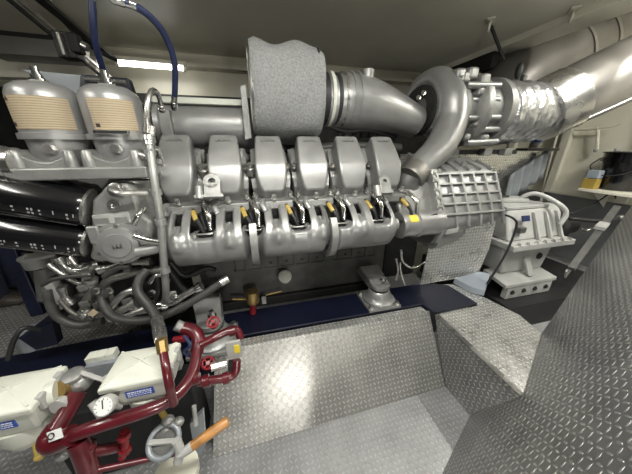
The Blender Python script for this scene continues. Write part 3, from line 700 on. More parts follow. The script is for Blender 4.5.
# pipes and hoses, traced in depth
def pipe(l, r, m_='dull_steel', Y=1.12, nm='pipe', n=10, par=EN, lab=None, ends=None):
    P = ats(l, Y); o = MB().tube(P, r, n).build(nm, m_, par, label=lab)
    if ends:
        for p, q in ((P[0], P[1]), (P[-1], P[-2])):
            d = (q-p).normalized(); MB().lathe([(0,r*1.1),(.001,r*1.5),(.018,r*1.5),(.02,r*1.25),(.035,r*1.25),(.036,r*1.02)], p-d*.004, d, 10).build('pipe_fitting', ends, o)
    return o
pipe([(148,132,1.18),(147,112,1.18),(149,96,1.2),(154,90,1.24),(159,97,1.3),(162,110,1.36)], .010, 'steel', nm='breather_pipe', ends='steel')
pipe([(149,138,1.12),(152,162,1.08),(155,185,1.05),(160,215,1.03),(163,250,1.03),(166,292,1.06),(164,306,1.1)], .0145, 'silver_cast', nm='coolant_pipe', ends='steel')
for px, py, Y in ((150,152,1.1),(156,192,1.05),(161,222,1.03),(165,270,1.04)):
    c = at(px,py,Y=Y); MB().lathe([(-.012,.016),(-.012,.020),(.012,.020),(.012,.016)], c, (.03,0,-1), 14).build('pipe_nut', 'silver', EN)
pipe([(140,155,1.1),(149,158,1.1),(153,150,1.12),(152,128,1.16)], .008, 'chrome', nm='fuel_line', ends='steel')
pipe([(150,148,1.15),(158,150,1.2),(163,168,1.25)], .010, 'steel', nm='fuel_line')
pipe([(47,289),(52,308),(61,319),(80,325),(103,321)], .019, 'grey_cast', 1.18, 'suction_pipe', 14)
pipe([(59,257),(64,265),(72,270),(84,270),(92,268)], .017, 'steel', 1.14, ends='steel'); pipe([(70,256),(76,264),(84,266),(100,265)], .016, 'steel', 1.16, ends='steel')
pipe([(48,264),(62,274),(78,283),(90,283)], .010, 'steel', 1.10); pipe([(42,285),(52,280),(66,277),(92,275)], .009, 'hose', 1.08, 'small_hose')
pipe([(101,300),(102,288),(111,279),(124,275),(140,271),(163,270)], .019, 'dull_steel', 1.12, 'coolant_pipe', 14, ends='steel')
pipe([(100,270),(112,267),(124,263),(150,262)], .013, 'steel', 1.10, ends='steel'); pipe([(104,277),(118,268),(130,266)], .012, 'hose', 1.07, 'small_hose')
pipe([(90,279),(90,292),(87,302),(86,314)], .019, 'dull_steel', 1.10, ends='steel')
pipe([(108,311),(120,297),(130,291),(140,290)], .015, 'steel', 1.08, ends='steel'); pipe([(111,317),(124,309),(137,303)], .018, 'dull_steel', 1.08, ends='steel'); pipe([(118,320),(134,313),(146,309)], .013, 'steel', 1.06, ends='steel')
pipe([(160,305),(174,302),(186,294),(201,286)], .016, 'steel', 1.10, ends='chrome'); pipe([(150,283),(155,276),(163,275)], .010, 'steel', 1.08)
pipe([(62,287),(66,297),(72,303)], .014, 'steel', 1.16, ends='steel'); pipe([(60,300),(72,312),(84,316),(100,309)], .010, 'dull_steel', 1.14)
pipe([(136,305),(146,310),(158,306),(163,300)], .010, 'dull_steel', 1.12); pipe([(150,262),(156,270),(158,290),(154,303)], .009, 'hose', 1.15, 'small_hose')
pipe([(168,268),(180,285),(186,292)], .016, 'rubber', 1.2, 'small_hose'); pipe([(170,262),(185,276),(205,268),(216,270)], .012, 'rubber', 1.22, 'small_hose')
bh = pipe([(101,292,1.10),(104,306,1.06),(116,318,1.02),(140,321,1.0),(168,314,1.0),(198,298,1.02),(222,282,1.05)], .0175, 'hose', nm='return_hose', n=14)
pipe([(220,283,1.045),(224,281,1.052),(228,278.5,1.06)], .019, 'steel', nm='hose_end', par=bh)
for px, py in ((88,275),(96,291),(103,302),(86,303),(84,287),(127,268),(150,305),(134,309),(104,294),(128,300)):
    rr = random.Random(px); c = at(px,py,Y=1.09); MB().box(c, (.026+.018*rr.random(),.035,.032), (V((1,.1,.15)).normalized(), V((-.1,1,0)).normalized(), V((-.15,0,1)).normalized())).build('pipe_clamp', 'grey_cast', EN, bevel=.008)
for px, py in ((96,291),(109,291),(166,281),(90,317),(174,297),(152,293)):
    c = at(px,py,Y=1.06); MB().bolt(c, (0,-1,.3), .013, .016).build('bolt', 'chrome', EN)
MB().box(at(172,297,Y=1.1), (.035,.04,.045)).build('relay_box', 'greywhite', EN, bevel=.004)
MB().box(at(93,313,Y=1.04), (.028,.006,.024), (V((.8,0,.6)), Y3, V((-.6,0,.8)))).build('paper_tag', 'paper', EN)
c = at(36,259,Y=1.2); sb = MB().lathe([(-.04,.02),(-.035,.042),(0,.046),(.01,.052),(.016,.052),(.02,.035),(.025,.015)], c, Z3, 24).build('sediment_bowl', 'silver_cast', EN); MB().tube(ats([(27,257),(40,256),(58,252)],1.16), .016).build('inlet_pipe', 'steel', sb)
m = MB(); m.lathe([(0,.06),(.04,.065),(.14,.07),(.16,.05),(.2,.05)], at(52,268,Y=1.3), at(60,300,Y=1.25)-at(52,268,Y=1.3), 20); m.build('water_pump', 'grey_cast', EN)
MB().prism(ats([(40,283),(50,281),(62,300),(57,306)],1.18), (0,.05,0)).build('bracket', 'greywhite', EN, bevel=.006)
MB().tube(ats([(62,312),(75,305),(82,296),(96,297)],1.25), .03, 12).build('pump_hose', 'rubber', EN)
for a, b, cc in (((-.72,1.62,1.1),(.62,.5,.62),'dark_cast'),((-.62,1.42,.72),(.34,.24,.3),'dark_cast'),((-.45,1.42,.95),(.2,.2,.32),'dark_cast'),((-.9,1.5,.98),(.3,.3,.3),'black_void')):
    MB().box(a, b).build('dark_backing', cc, EN, bevel=.03, seg=3)  # dark backing blocks, shade behind the pipes put into their colour
MB().box((-.78,1.48,1.50), (.2,.3,.3)).build('tank_bracket', 'dark_cast', EN, bevel=.02)
# ================================================================== RESILIENT MOUNTS
def mount(x, y, z, s, label, arm, cap=True):
    t = thing('resilient_mount', label, 'engine mount', (x, y, z), 'rubber engine mounts on the navy rail')
    c = V((x, y, z)); Rz = V((math.cos(.25), -math.sin(.25), 0)); Ry = V((math.sin(.25), math.cos(.25), 0))
    MB().box(c+V((0,0,.009*s)), (.19*s,.17*s,.018*s), (X3, Y3, Z3)).build('base_plate', 'silver_cast', t, bevel=.004)
    for i in (-1, 1):
        for j in (-1, 1): MB().bolt(c+V((i*.078*s,j*.068*s,.02*s)), Z3, .011*s, .014*s).build('bolt', 'steel', t)
    MB().lathe([(.016*s,.085*s),(.03*s,.088*s),(.035*s,.078*s),(.055*s,.066*s),(.075*s,.060*s),(.085*s,.05*s)], c, Z3, 32).build('cone', 'silver', t)
    MB().lathe([(.083*s,.05*s),(.098*s,.05*s)], c, Z3, 24).build('rubber_ring', 'rubber', t)
    m = MB(); z0 = .098*s; m.lathe([(z0,.052*s),(z0+.022*s,.054*s),(z0+.028*s,.046*s)], c, Z3, 24); m.build('top_cap', 'silver', t)
    MB().prism([c+V((-.045*s,-.03*s,z0+.02*s)), c+V((.05*s,-.03*s,z0+.02*s)), c+V((.035*s,.10*s,z0+.085*s)), c+V((-.085*s,.10*s,z0+.085*s))], (0,.03*s,-.05*s)).build('bracket_arm', 'silver_cast', t, bevel=.005)
    MB().lathe([(0,.019*s),(.012*s,.019*s),(.012*s,.011*s),(.035*s,.011*s)], c+V((.012*s,-.008*s,z0+.036*s)), Z3, 6).build('nut', 'steel', t)
    return t
c = at(380,304,Z=.42); mount(c.x, 1.315, .421, 1.3, 'silver cone-shaped engine mount near the right end of the navy rail', None)
c = at(206,338,Y=1.2); mount(-.31, 1.20, .421, 1.35, 'pale cone-shaped engine mount behind the maroon valves at the left', None)

# brass valve beside the rail
t = thing('brass_valve', 'brass cylinder valve with a red base beside the navy rail', 'valve', at(253,318,Y=1.42))
MB().lathe([(0,.040),(.01,.042),(.085,.042),(.09,.034)], at(253,302,Y=1.38), Z3, 24).build('body', 'brass', t)
MB().cyl(at(253,313,Y=1.40), at(253,302,Y=1.40), .022).build('base', 'red_paint', t)
MB().box(at(264,300,Y=1.42), (.028,.006,.06)).build('tag_plate', 'greywhite', t)
MB().cyl(at(248,299,Y=1.42), at(232,299,Y=1.42), .010).build('spindle', 'brass', t)
MB().cyl(at(266,295,Y=1.43), at(282,291,Y=1.44), .006).build('lever', 'brass', t)
for l in (((243,315),(250,308),(258,305)), ((262,317),(270,311),(276,307))):
    pass

# ================================================================== EXHAUST
t = thing('exhaust_pipe', 'polished steel exhaust pipe leaving the foil-wrapped turbocharger end', 'exhaust pipe', at(550,113,Y=1.64))
a = at(541,111,Y=1.62); b = at(655,58,Y=1.42); d = (b-a).normalized(); ln = (b-a).length
MB().lathe([(.16,.226),(ln+.3,.226)], a, d, 48).build('lagging', 'pipe_steel', t)
m = MB(); m.lathe([(-.03,.20),(-.02,.232),(.17,.236),(.18,.225)], a, d, 48); m.build('cuff', 'steel', t)
m = MB(); m.tube([a+d*.2+V((-.0,-.17,-.155)), a+d*(ln+.28)+V((0,-.17,-.155))], .006, 6, smooth=False); m.build('seam', 'steel', t)
t = thing('exhaust_duct', 'broad dull lagged exhaust duct with straps running up behind the steel pipe', 'exhaust duct', at(520,85,Y=2.1))
P = [V((2.60,2.32,1.80)), V((2.70,2.32,2.06)), V((3.03,2.30,2.265)), V((3.38,2.22,2.43)), V((3.80,2.14,2.61)), V((4.18,2.08,2.76))]
MB().tube(P, [.27,.31,.33,.33,.33,.33], 40).build('lagging', 'duct_grey', t)
for q in (2.55, 3.05):
    k = int(q); p = P[k].lerp(P[k+1], q-k); dd = (P[k+1]-P[k]).normalized()
    MB().lathe([(-.012,.32),(-.012,.340),(.012,.340),(.012,.32)], p, dd, 40).build('strap', 'dull_steel', t)
t = thing('shut_off_flap', 'dark oval flap lever standing on top of the foil-wrapped section', 'flap lever', at(520,80,Y=1.66))
MB().ball(at(519,71,Y=1.66), .5, (.045,.05,.11), 18).build('flap', 'rubber', t)
MB().box(at(522,84,Y=1.66), (.03,.03,.12)).build('bracket', 'grey_cast', t, bevel=.004)
t = thing('coolant_bottle', 'small blue-capped clear bottle on the bracket under the exhaust', 'bottle', at(534,149,Y=1.98))
c = at(534,148,Y=1.94); MB().lathe([(0,.045),(.05,.045),(.06,.03)], c, Z3, 18).build('jar', 'greywhite', t); MB().lathe([(.06,.05),(.085,.05),(.09,.04)], c, Z3, 18).build('cap', 'blue_label', t)
t = thing('bracket_shelf', 'dark steel bracket shelf on the bulkhead under the exhaust', 'bracket', at(530,152,Y=1.97))
MB().box((2.82,1.93,c.z-.014), (.42,.12,.024)).build('shelf', 'dark_cast', t)

# grey corrugated cover
b = MB()
def cor(u_, v_): 
    p = at(503,204,Y=1.90).lerp(at(541,178,Y=1.955), u_); q = V((0,.02,.30)); x = p+q*v_; return x+V((0,-.02,0))*math.sin(u_*26)+V((0,0,.014))*math.sin(u_*26)*v_
b.grid(cor, 60, 6)
tag(b.build('corrugated_cover', 'bluegrey', solid=.006), 'grey corrugated rubber cover right of the ribbed cooler', 'corrugated cover')

# ================================================================== GEARBOX
G = thing('gearbox', 'light grey marine gearbox behind the bright walkway plate', 'gearbox', (2.4,1.6,.1))
gx0, gx1, gy0, gy1 = 2.05, 2.62, 1.40, 1.86
m = MB(); m.prism([(gx0-.02,gy0-.01,.74),(gx1+.03,gy0-.01,.74),(gx1,gy0+.10,.985),(gx0+.02,gy0+.10,.985)], (0,.5,0)); m.build('upper_housing', 'greywhite', G, bevel=.02, seg=3)
MB().box(((gx0+gx1)/2,(gy0+gy1)/2-.03,.715), (gx1-gx0+.13,gy1-gy0+.14,.05)).build('joint_flange', 'greywhite', G, bevel=.006)
m = None
for k in range(7): MB().bolt((gx0+.0+k*.095,gy0-.085,.742), Z3, .012, .016).build('bolt', 'steel', G)
MB().prism([(gx0+.03,gy0,.42),(gx1-.06,gy0,.42),(gx1-.0,gy0,.69),(gx0-.03,gy0,.69)], (0,.45,0)).build('lower_housing', 'greywhite', G, bevel=.02, seg=3)
MB().prism([(gx0+.24,gy0-.09,.42),(gx0+.30,gy0-.09,.42),(gx0+.30,gy0+.02,.62),(gx0+.24,gy0+.02,.62)], (0,.03,0)).build('gusset', 'greywhite', G, bevel=.006)
ft = MB().prism([(gx0-.06,gy0-.13,.36),(gx1-.04,gy0-.13,.36),(gx1-.04,gy0+.1,.40),(gx0-.06,gy0+.1,.40)], (0,0,.035)).build('foot', 'greywhite', G, bevel=.006)
MB().box(((gx0+gx1)/2-.04,gy0-.10,.30), (.52,.05,.11)).build('foot_rail', 'greywhite', G, bevel=.006)
for k in range(4): MB().bolt((gx0+.04+k*.13,gy0-.127,.31), (0,-1,0), .016, .012).build('bolt', 'rubber', G)
MB().lathe([(0,.03),(.01,.03),(.01,.018),(.002,.017)], (gx0+.42,gy0-.002,.56), (0,-1,0), 16).build('drain_plug', 'rubber', G)
tp = MB().box(((gx0+gx1)/2-.03,gy0+.32,1.0), (.50,.44,.03)).build('top_plate', 'greywhite', G, bevel=.008)
cp_ = MB().box((gx0+.22,gy0+.30,1.035), (.34,.15,.035), (V((.9,-.25,0)).normalized(), V((.25,.9,0)).normalized(), Z3)).build('valve_block', 'greywhite', G, bevel=.008)
MB().box((gx0+.20,gy0+.30,1.062), (.08,.05,.022)).build('black_clip', 'black_gloss', cp_, bevel=.006)
MB().box((gx0+.14,gy0+.02,.93), (.08,.01,.05), (X3, V((0,.92,-.38)), V((0,.38,.92)))).build('label_plate', 'blue_hose', G)
MB().box((gx0+.09,gy0-.0,.84), (.07,.05,.05)).build('lug', 'grey_cast', G, bevel=.006)
for xx in (gx0+.28, gx0+.42, gx1-.02): MB().prism([(xx,gy0-.02,.74),(xx+.025,gy0-.02,.74),(xx+.02,gy0+.09,.96),(xx+.005,gy0+.09,.96)], (0,-.03,0)).build('rib', 'greywhite', G, bevel=.004)
MB().tube([(gx0+.30,gy0+.25,1.02),(gx0+.35,gy0+.2,1.09),(gx0+.41,gy0+.14,1.095),(gx0+.50,gy0+.02,1.02),(gx0+.53,gy0-.02,.95),(gx0+.50,gy0-.02,.86)], .019, 14).build('oil_pipe', 'greywhite', G)
MB().lathe([(0,.13),(.06,.14),(.12,.12),(.2,.12)], (gx1-.02,gy0+.25,.86), X3, 28).build('output_flange', 'greywhite', G)
MB().lathe([(0,.1),(.05,.17),(.12,.17),(.14,.1),(.4,.09)], (gx1+.18,gy0+.25,.72), X3, 28).build('shaft_coupling', 'dark_cast', G)
MB().box((2.655,1.72,.12), (1.39,1.1,.24)).build('dark_seat', 'black_void', G)  # black block under the gearbox, widened to put darkness into the gap
pb = MB().tube([at(487,284,Y=1.25), at(505,255,Y=1.25), at(516,228,Y=1.27), at(514,219,Y=1.28), at(500,213,Y=1.28)], .008, 8)
tag(pb.build('gearbox_cable', 'rubber'), 'thin black cable on the engine side of the gearbox', 'cable')

# frame rail, hoses and bits above the sloping sheet
t = thing('frame_rail', 'pale grey steel frame rail along the top edge of the sloping sheet', 'frame rail', (2.3,1.1,.5))
a = at(571,269,Y=1.26); b = at(617,207,Y=1.46); MB().beam(a, b, .05, .04).build('rail', 'grey_cast', t, bevel=.004)
MB().beam(a+V((0,.02,-.07)), b+V((0,.02,-.07)), .012, .10).build('web', 'greywhite', t)
MB().box(a.lerp(b,.62)+V((0,0,.035)), (.10,.07,.03), (V((.8,.2,.3)).normalized(), V((-.2,.9,0)).normalized(), Z3)).build('clip', 'greywhite', t)
def hose(nm, l, r, m_, lab, cat, Y=1.5, ends=None, rl=None):
    P = ats(l, Y); t = thing(nm, lab, cat, P[0]); o = MB().tube(P, rl or r, 12).build('hose', m_, t)
    if ends:
        for p, q in ((P[0], P[1]), (P[-1], P[-2])):
            d = (q-p).normalized(); MB().lathe([(-.01,r*.8),(0,r*1.25),(.03,r*1.25),(.032,r*1.05),(.06,r*1.05)], p, d, 12).build('end_fitting', ends, t)
    return t
hose('hydraulic_hose', [(563,218,1.6),(575,219,1.5),(600,221,1.45),(622,217,1.45)], .018, 'rubber', 'black hydraulic hose running from the gearbox to the right', 'hose', ends='steel')
hose('black_cable', [(570,214,1.8),(590,206,1.8),(606,196,1.8),(612,191,1.85),(617,200,1.8)], .008, 'rubber', 'thin black cable hanging below the bucket shelf', 'cable')
hose('control_rod', [(582,229,1.5),(590,230,1.45),(598,224,1.45),(604,222,1.45)], .014, 'chrome', 'bent bright rod beside the hydraulic hose', 'rod')

# ================================================================== RIGHT BULKHEAD: shelf, bucket, tins
t = thing('wall_shelf', 'white steel shelf on the right bulkhead holding a black bucket', 'shelf', (4.0,1.6,1.0))
sc_ = V((3.95,1.90,1.04))
MB().box((3.94,sc_.y-.32,sc_.z-.015), (.52,.74,.03)).build('board', 'cream', t, bevel=.004)
MB().prism([(4.18,sc_.y,sc_.z-.03),(3.85,sc_.y,sc_.z-.03),(4.18,sc_.y,sc_.z-.25)], (0,.012,0)).build('bracket', 'cream', t)
t = thing('bucket', 'large black plastic bucket on the white wall shelf', 'bucket', (3.98,1.775,sc_.z))
bc = V((3.98,1.775,sc_.z+.001)); bm_ = MB().lathe([(0,.02),(0,.165),(.01,.17),(.30,.195),(.30,.21),(.34,.212),(.34,.20),(.345,.20),(.385,.202),(.385,.216),(.40,.216),(.402,.19),(.38,.185),(.38,.02)], bc, Z3, 40); bm_.build('pail', 'black_gloss', t)
MB().tube([bc+V((-.05,.21,.33)), bc+V((-.16,.22,.24)), bc+V((-.22,.10,.16)), bc+V((-.2,-.08,.18)), bc+V((-.05,-.21,.33))], .006, 8).build('bail_handle', 'rubber', t)
t = thing('oil_tin', 'small yellow tin with a pale top beside the black bucket', 'tin', (3.755,1.90,sc_.z))
oc = V((3.755,1.895,sc_.z+.001)); MB().box(oc+V((0,0,.055)), (.09,.12,.11)).build('tin', 'oil_yellow', t, bevel=.006); MB().box(oc+V((0,-.005,.16)), (.085,.11,.09)).build('pale_box', 'pale_blue', t, bevel=.01)
# pipe frame on the wall
def wpt(px, py, X=4.12): return at(px, py, X=X)
t = thing('pipe_frame', 'thin cream conduit bent round a panel on the right bulkhead', 'conduit', wpt(541,201))
MB().tube([wpt(541,201), wpt(549,165), wpt(557,136), wpt(560,131), wpt(566,130), wpt(590,129), wpt(598,128)], .016, 8).build('conduit', 'cream', t)
MB().tube([wpt(598,128), wpt(610,127), wpt(620,124)], .008, 8).build('branch', 'cream', t)
MB().tube([wpt(598,130), wpt(597,150)], .016, 8, smooth=False).build('down_pipe', 'cream', t)
for px, py in ((596,150),(617,150)): MB().ball(wpt(px,py), .025).build('stud', 'greywhite', t)

# ================================================================== CEILING: hoses, cable tray
bh = hose('overhead_hose', [(92,-12,1.40),(93,20,1.42),(96,45,1.46),(102,66,1.52),(110,86,1.58)], .013, 'blue_hose', 'dark hose dropping steeply from the ceiling to behind the second fuel filter', 'hose', ends='steel')
hose('blue_hose', [(112,-2,1.1),(130,4,1.12),(148,15,1.16),(164,34,1.22),(174,60,1.28),(175,85,1.34),(174,108,1.4)], .012, 'blue_hose', 'navy blue hose arching down in front of the ceiling lamp', 'hose', ends='chrome')
def ceil(px, py, z=2.30): return at(px, py, Z=z)
t = thing('cable_tray', 'dark twin-rail cable tray running along the ceiling at upper left', 'cable tray', ceil(90,60,2.3))
for px0, py0, px1, py1 in ((2,-6,152,118),(12,-6,152,112)): MB().beam(at(px0,py0,Y=1.7), at(px1,py1,Y=2.95), .010, .018).build('rail', 'dark_cast' if px0 == 2 else 'steel', t)
MB().beam(at(34,-6,Y=1.95), at(112,58,Y=2.8), .05, .02).build('tray', 'dark_cast', t)
hose('ceiling_cable', [(40,-8,2.25),(65,22,2.4),(85,42,2.5),(100,52,2.6),(116,60,2.7)], .016, 'rubber', 'thick black cable strapped below the ceiling tray', 'cable')
t = thing('ceiling_bracket', 'dark bolted steel bracket hanging below the cable tray', 'bracket', at(75,45,Y=1.9))
MB().box(at(69,47,Y=1.9), (.09,.08,.12)).build('plate', 'dark_cast', t, bevel=.006); MB().box(at(63,45,Y=1.86), (.022,.05,.11)).build('lug', 'dull_steel', t, bevel=.01); MB().box(at(76,44,Y=1.86), (.05,.06,.09)).build('clamp', 'black_void', t, bevel=.01)
MB().cyl(at(82,45,Y=1.86), at(88,48,Y=1.86), .02).build('pin', 'steel', t)
t = thing('service_duct', 'long grey-brown ledge duct on the wall at far upper left', 'duct', at(30,45,Y=2.4))
MB().prism(ats([(-20,33),(72,42),(72,58),(-20,52)],2.4), (0,.2,0)).build('duct', 'dull_steel', t); MB().prism(ats([(-20,28),(58,36),(58,41),(-20,36)],2.42), (0,.15,0)).build('gap', 'black_void', t)
tag(MB().prism(ats([(-20,52),(96,56),(96,80),(-20,76)],2.7), (0,.1,0)).build('pale_beam', 'cream'), 'broad cream beam at upper left above the fuel filters', 'beam')
t = thing('grey_bracket', 'pale grey triangular sheet bracket behind the fuel filter caps', 'bracket', at(60,80,Y=1.5))
MB().prism(ats([(20,69),(80,75),(80,96),(60,88)],1.5), (0,.03,0)).build('sheet', 'bluegrey', t, bevel=.003)
t = thing('steel_frame', 'navy blue steel frame with a bright rod behind the second fuel filter', 'frame', at(110,100,Y=1.6))
MB().prism(ats([(80,74),(128,78),(140,112),(128,128),(80,98)],1.75), (0,.05,0)).build('plate', 'navy', t, bevel=.006)
MB().tube(ats([(86,80),(104,81),(126,83)],1.57), .012, 8).build('rod', 'steel', t)
MB().prism(ats([(118,110),(134,105),(146,128),(146,140),(130,136)],1.5), (0,.06,0)).build('cast_foot', 'grey_cast', t, bevel=.01)
for l, lab in (((491,20), 'small triangular pad eye welded to the ceiling above the turbocharger'), ((574,9), 'small round pad eye on the ceiling above the exhaust duct')):
    c = at(*l, Z=2.418); t = thing('pad_eye', lab, 'ceiling bracket', c)
    MB().box(c-V((0,0,.006)), (.12,.05,.010), (V((.7,.7,0)), V((-.7,.7,0)), Z3)).build('base', 'ceiling_paint', t, bevel=.003)
    m = MB(); washer(m, c-V((0,0,.045)), (.7,-.7,0), .036, .016, .012); m.build('eye', 'ceiling_paint', t)
t = thing('support_rod', 'thin dark hanger rod dropping from the ceiling behind the turbocharger', 'rod', at(496,34,Z=2.36))
MB().cyl(at(491,26,Z=2.415), at(504,60,Y=1.92), .012).build('rod', 'dark_cast', t)
hose('wall_conduit', [(188,64,3.2),(215,67,3.2),(250,71,3.2)], .014, 'dark_cast', 'dark conduit on the back wall right of the lit tube', 'conduit')
# low navy frame, left end
t = thing('navy_stand', 'slanted navy blue post at the far left end of the engine', 'post', at(40,308,Y=1.4))
MB().beam(at(15,245,Y=1.42), at(45,312,Y=1.34), .06, .09, (0,1,0)).build('post', 'navy', t, bevel=.006)
MB().beam(at(26,252,Y=1.40), at(52,306,Y=1.32), .03, .03, (0,1,0)).build('edge', 'black_void', t)
MB().prism(ats([(30,330),(66,302),(72,306),(50,325)],1.25), (0,.05,0)).build('gusset', 'navy', t)
t = thing('drip_tray', 'navy drip tray with a grey can at the left end of the rail', 'tray', at(40,345,Y=1.25))
MB().prism(ats([(18,338),(52,322),(58,344),(36,350)],1.24), (0,.04,0)).build('side', 'navy', t); 
MB().lathe([(0,.055),(.10,.052),(.105,.045)], at(36,345,Y=1.3), Z3, 20).build('can', 'bluegrey', t)
hose('drain_hose', [(8,360,1.1),(14,340,1.12),(24,328,1.15),(40,330,1.18)], .010, 'rubber', 'thin black hose looping over the drip tray', 'hose')

# ================================================================== WHITE SEPARATORS
def separator(x, y, z, label):
    t = thing('fuel_separator', label, 'fuel filter', (x, y, z-.25), 'white fuel separator boxes'); c = V((x, y, z)); w, d = .092, .070
    def rg(h, kx, ky, oy=0): return [c+V((i*w*kx, j*d*ky+oy, h)) for i, j in ((-1,-1),(1,-1),(1,1),(-1,1))]
    MB().rings([rg(-.115,.70,.72), rg(-.10,.80,.82), rg(-.085,.90,.92), rg(-.005,.96,.96)]).build('body', 'enamel', t, bevel=.012, seg=3)
    ld = MB().rings([rg(-.022,1.04,1.05), rg(-.004,1.05,1.06), rg(.0,1.0,1.0), rg(.012,.6,.6), rg(.014,.1,.1)]).build('lid', 'enamel', t, bevel=.004)
    for i, j in ((-1,-1),(1,-1),(1,1),(-1,1)):
        MB().beam(c+V((i*w*.95,j*d*.95,.003)), c+V((0,0,.017)), .006, .006).build('ridge', 'enamel', ld)
    MB().lathe([(-.2,.012),(-.195,.035),(-.18,.055),(-.15,.066),(-.10,.068)], c, Z3, 28).build('bowl', 'enamel', t)
    lb = MB().box(c+V((.005,-d*.955,-.05)), (.078,.004,.026)).build('blue_label', 'blue_label', t, label='blue label with white lines of print')
    m = MB(); rnd = random.Random(2); 
    for r_ in range(3):
        xx = -.034
        while xx < .030:
            ww = rnd.uniform(.003,.009); m.box(c+V((.005+xx+ww/2,-d*.955-.0022,-.0425-r_*.0072)), (ww,.0012,.0032 if r_ == 0 else .0016)); xx += ww+.0022
    m.build('print', 'white_print', lb)
    vb = MB().cyl(c+V((.03,-.045,-.185)), c+V((.055,-.075,-.19)), .010).build('drain_valve', 'oil_yellow', t); MB().ball(c+V((.058,-.08,-.19)), .5, (.028,.022,.02)).build('knob', 'oil_yellow', vb)
    for s in (-1, 1):
        lt = MB().box(c+V((w*1.03,s*.035,-.02)), (.016,.024,.05)).build('latch', 'greywhite', t, bevel=.004)
    MB().box(c+V((0,d*.9+.02,-.09)), (.16,.04,.08)).build('back_bracket', 'greywhite', t, bevel=.006)
    return t
SZ = .82
separator(-.415, .715, SZ, 'right one of the two white separator boxes, beside the maroon vertical hose')
separator(-.755, .70, SZ, 'left one of the two white separator boxes, cut by the left picture edge')

t = thing('changeover_valve', 'grey cast changeover valve with a lever between the two white separator boxes', 'valve', at(78,400,Y=.72))
MB().ball(at(78,382,Y=.74), .5, (.085,.08,.07)).build('body', 'silver_cast', t)
MB().lathe([(0,.02),(.03,.022),(.032,.03),(.045,.03),(.05,.02)], at(78,383,Y=.74), V((0,-.1,1)), 18).build('bonnet', 'silver_cast', t)
MB().beam(at(80,373,Y=.74)+V((0,0,.005)), at(109,383,Y=.70)+V((0,0,.005)), .014, .008).build('lever', 'greywhite', t, bevel=.003)
MB().lathe([(0,.014),(.015,.016),(.02,.016),(.022,.01)], at(109,382,Y=.70), Z3, 14).build('knob', 'greywhite', t)
MB().lathe([(0,.034),(.02,.036),(.03,.03)], at(58,391,Y=.70), V((-1,-.3,0)), 20).build('port_cap', 'enamel', t)
MB().cyl(at(58,391,Y=.70), at(72,386,Y=.73), .027).build('port', 'brass', t)
MB().cyl(at(64,402,Y=.68), at(58,408,Y=.66), .024).build('lower_port', 'greywhite', t)
t = thing('terminal_box', 'row of three white terminal blocks on a grey plate behind the separators', 'terminal block', at(100,372,Y=.95))
MB().prism(ats([(84,368),(116,362),(120,372),(90,382)],.86), (0,.03,.0)).build('back_plate', 'bluegrey', t)
for k in range(3): MB().box(at(93+9.5*k,358-2*k,Y=.90), (.033,.04,.035), (V((1,0,.05)).normalized(), Y3, Z3)).build('block', 'enamel', t, bevel=.004)

t = thing('pressure_gauge', 'round white-faced pressure gauge in front of the right separator box', 'gauge', at(104,408,Y=.62))
c = at(104,406,Y=.60); dg = V((-.05,-.80,.60)).normalized()
MB().lathe([(-.03,.016),(-.02,.026),(0,.0275),(.003,.0255)], c, dg, 28).build('case', 'greywhite', t)
dl = MB().lathe([(.0025,.0235),(.0042,.0235)], c, dg, 28).build('dial', 'dial', t); uu = V((1,0,0)); vv = dg.cross(uu).normalized(); vv = vv if vv.z > 0 else -vv
m = MB(); m.beam(c+dg*.005-vv*.006, c+dg*.005+(vv*.017-uu*.003), .003, .001, dg); m.build('needle', 'dark_print', dl)
for k in range(9):
    a = R(-40+k*32.5); e = -uu*math.cos(a)+vv*math.sin(a); MB().beam(c+dg*.0048+e*.017, c+dg*.0048+e*.021, .0015, .001, dg).build('tick', 'dark_print', dl)
MB().cyl(c-dg*.02+V((0,.005,-.01)), c-dg*.02+V((.008,.02,-.05)), .008).build('stem', 'greywhite', t)

# ================================================================== MAROON PIPEWORK
t = thing('maroon_pipework', 'maroon painted fuel pipework sweeping below the two white separator boxes', 'pipework', (-.45,.6,.45))
P = ats([(78,392,.70),(68,410,.665),(56,430,.625)], 1); MB().tube(P, .024, 18).build('riser', 'maroon', t)
el_ = MB().tube(ats([(57,428,.63),(50,438,.615),(54,443,.60),(72,435,.60)],1), .028, 18).build('elbow', 'maroon', t)
c = at(55,435,Y=.585); m = MB(); m.box(c, (.040,.003,.026), (V((.92,-.1,.3)).normalized(), V((.1,.8,-.55)).normalized(), V((-.3,.55,.78)).normalized())); st = m.build('sticker', 'white_print', el_, label='white sticker with a dark round mark')
m = MB(); washer(m, c+V((-.007,-.003,.002)), (0,-.8,.55), .0085, .006, .002, 16); m.build('round_mark', 'dark_print', st)
MB().tube(ats([(70,436,.60),(92,428,.60),(120,419,.605),(148,410,.615),(168,401,.635),(184,387,.67),(194,368,.73),(197,350,.79)],1), .0195, 18).build('main_pipe', 'maroon', t)
MB().tube(ats([(197,352,.79),(199,340,.83),(194,331,.86),(184,328,.88)],1), .024, 16).build('upper_elbow', 'maroon', t)
MB().tube(ats([(184,328,.88),(176,325,.88)],1), .022, 14).build('pipe_union', 'silver_cast', t)
MB().tube(ats([(198,346,.80),(212,339,.84),(226,332,.86),(236,330,.87),(241,338,.86)],1), .017, 14).build('upper_branch', 'maroon', t)
MB().tube(ats([(196,382,.71),(214,380,.73),(230,377,.74),(236,371,.75),(237,360,.77)],1), .016, 14).build('lower_branch', 'maroon', t)
for px, py, Y in ((226,378,.735),(206,381,.72),(196,378,.70),(232,331,.865)):
    MB().lathe([(-.012,.017),(-.012,.022),(.012,.022),(.012,.017)], at(px,py,Y=Y), (1,.1,.05), 14).build('pipe_collar', 'maroon', t)
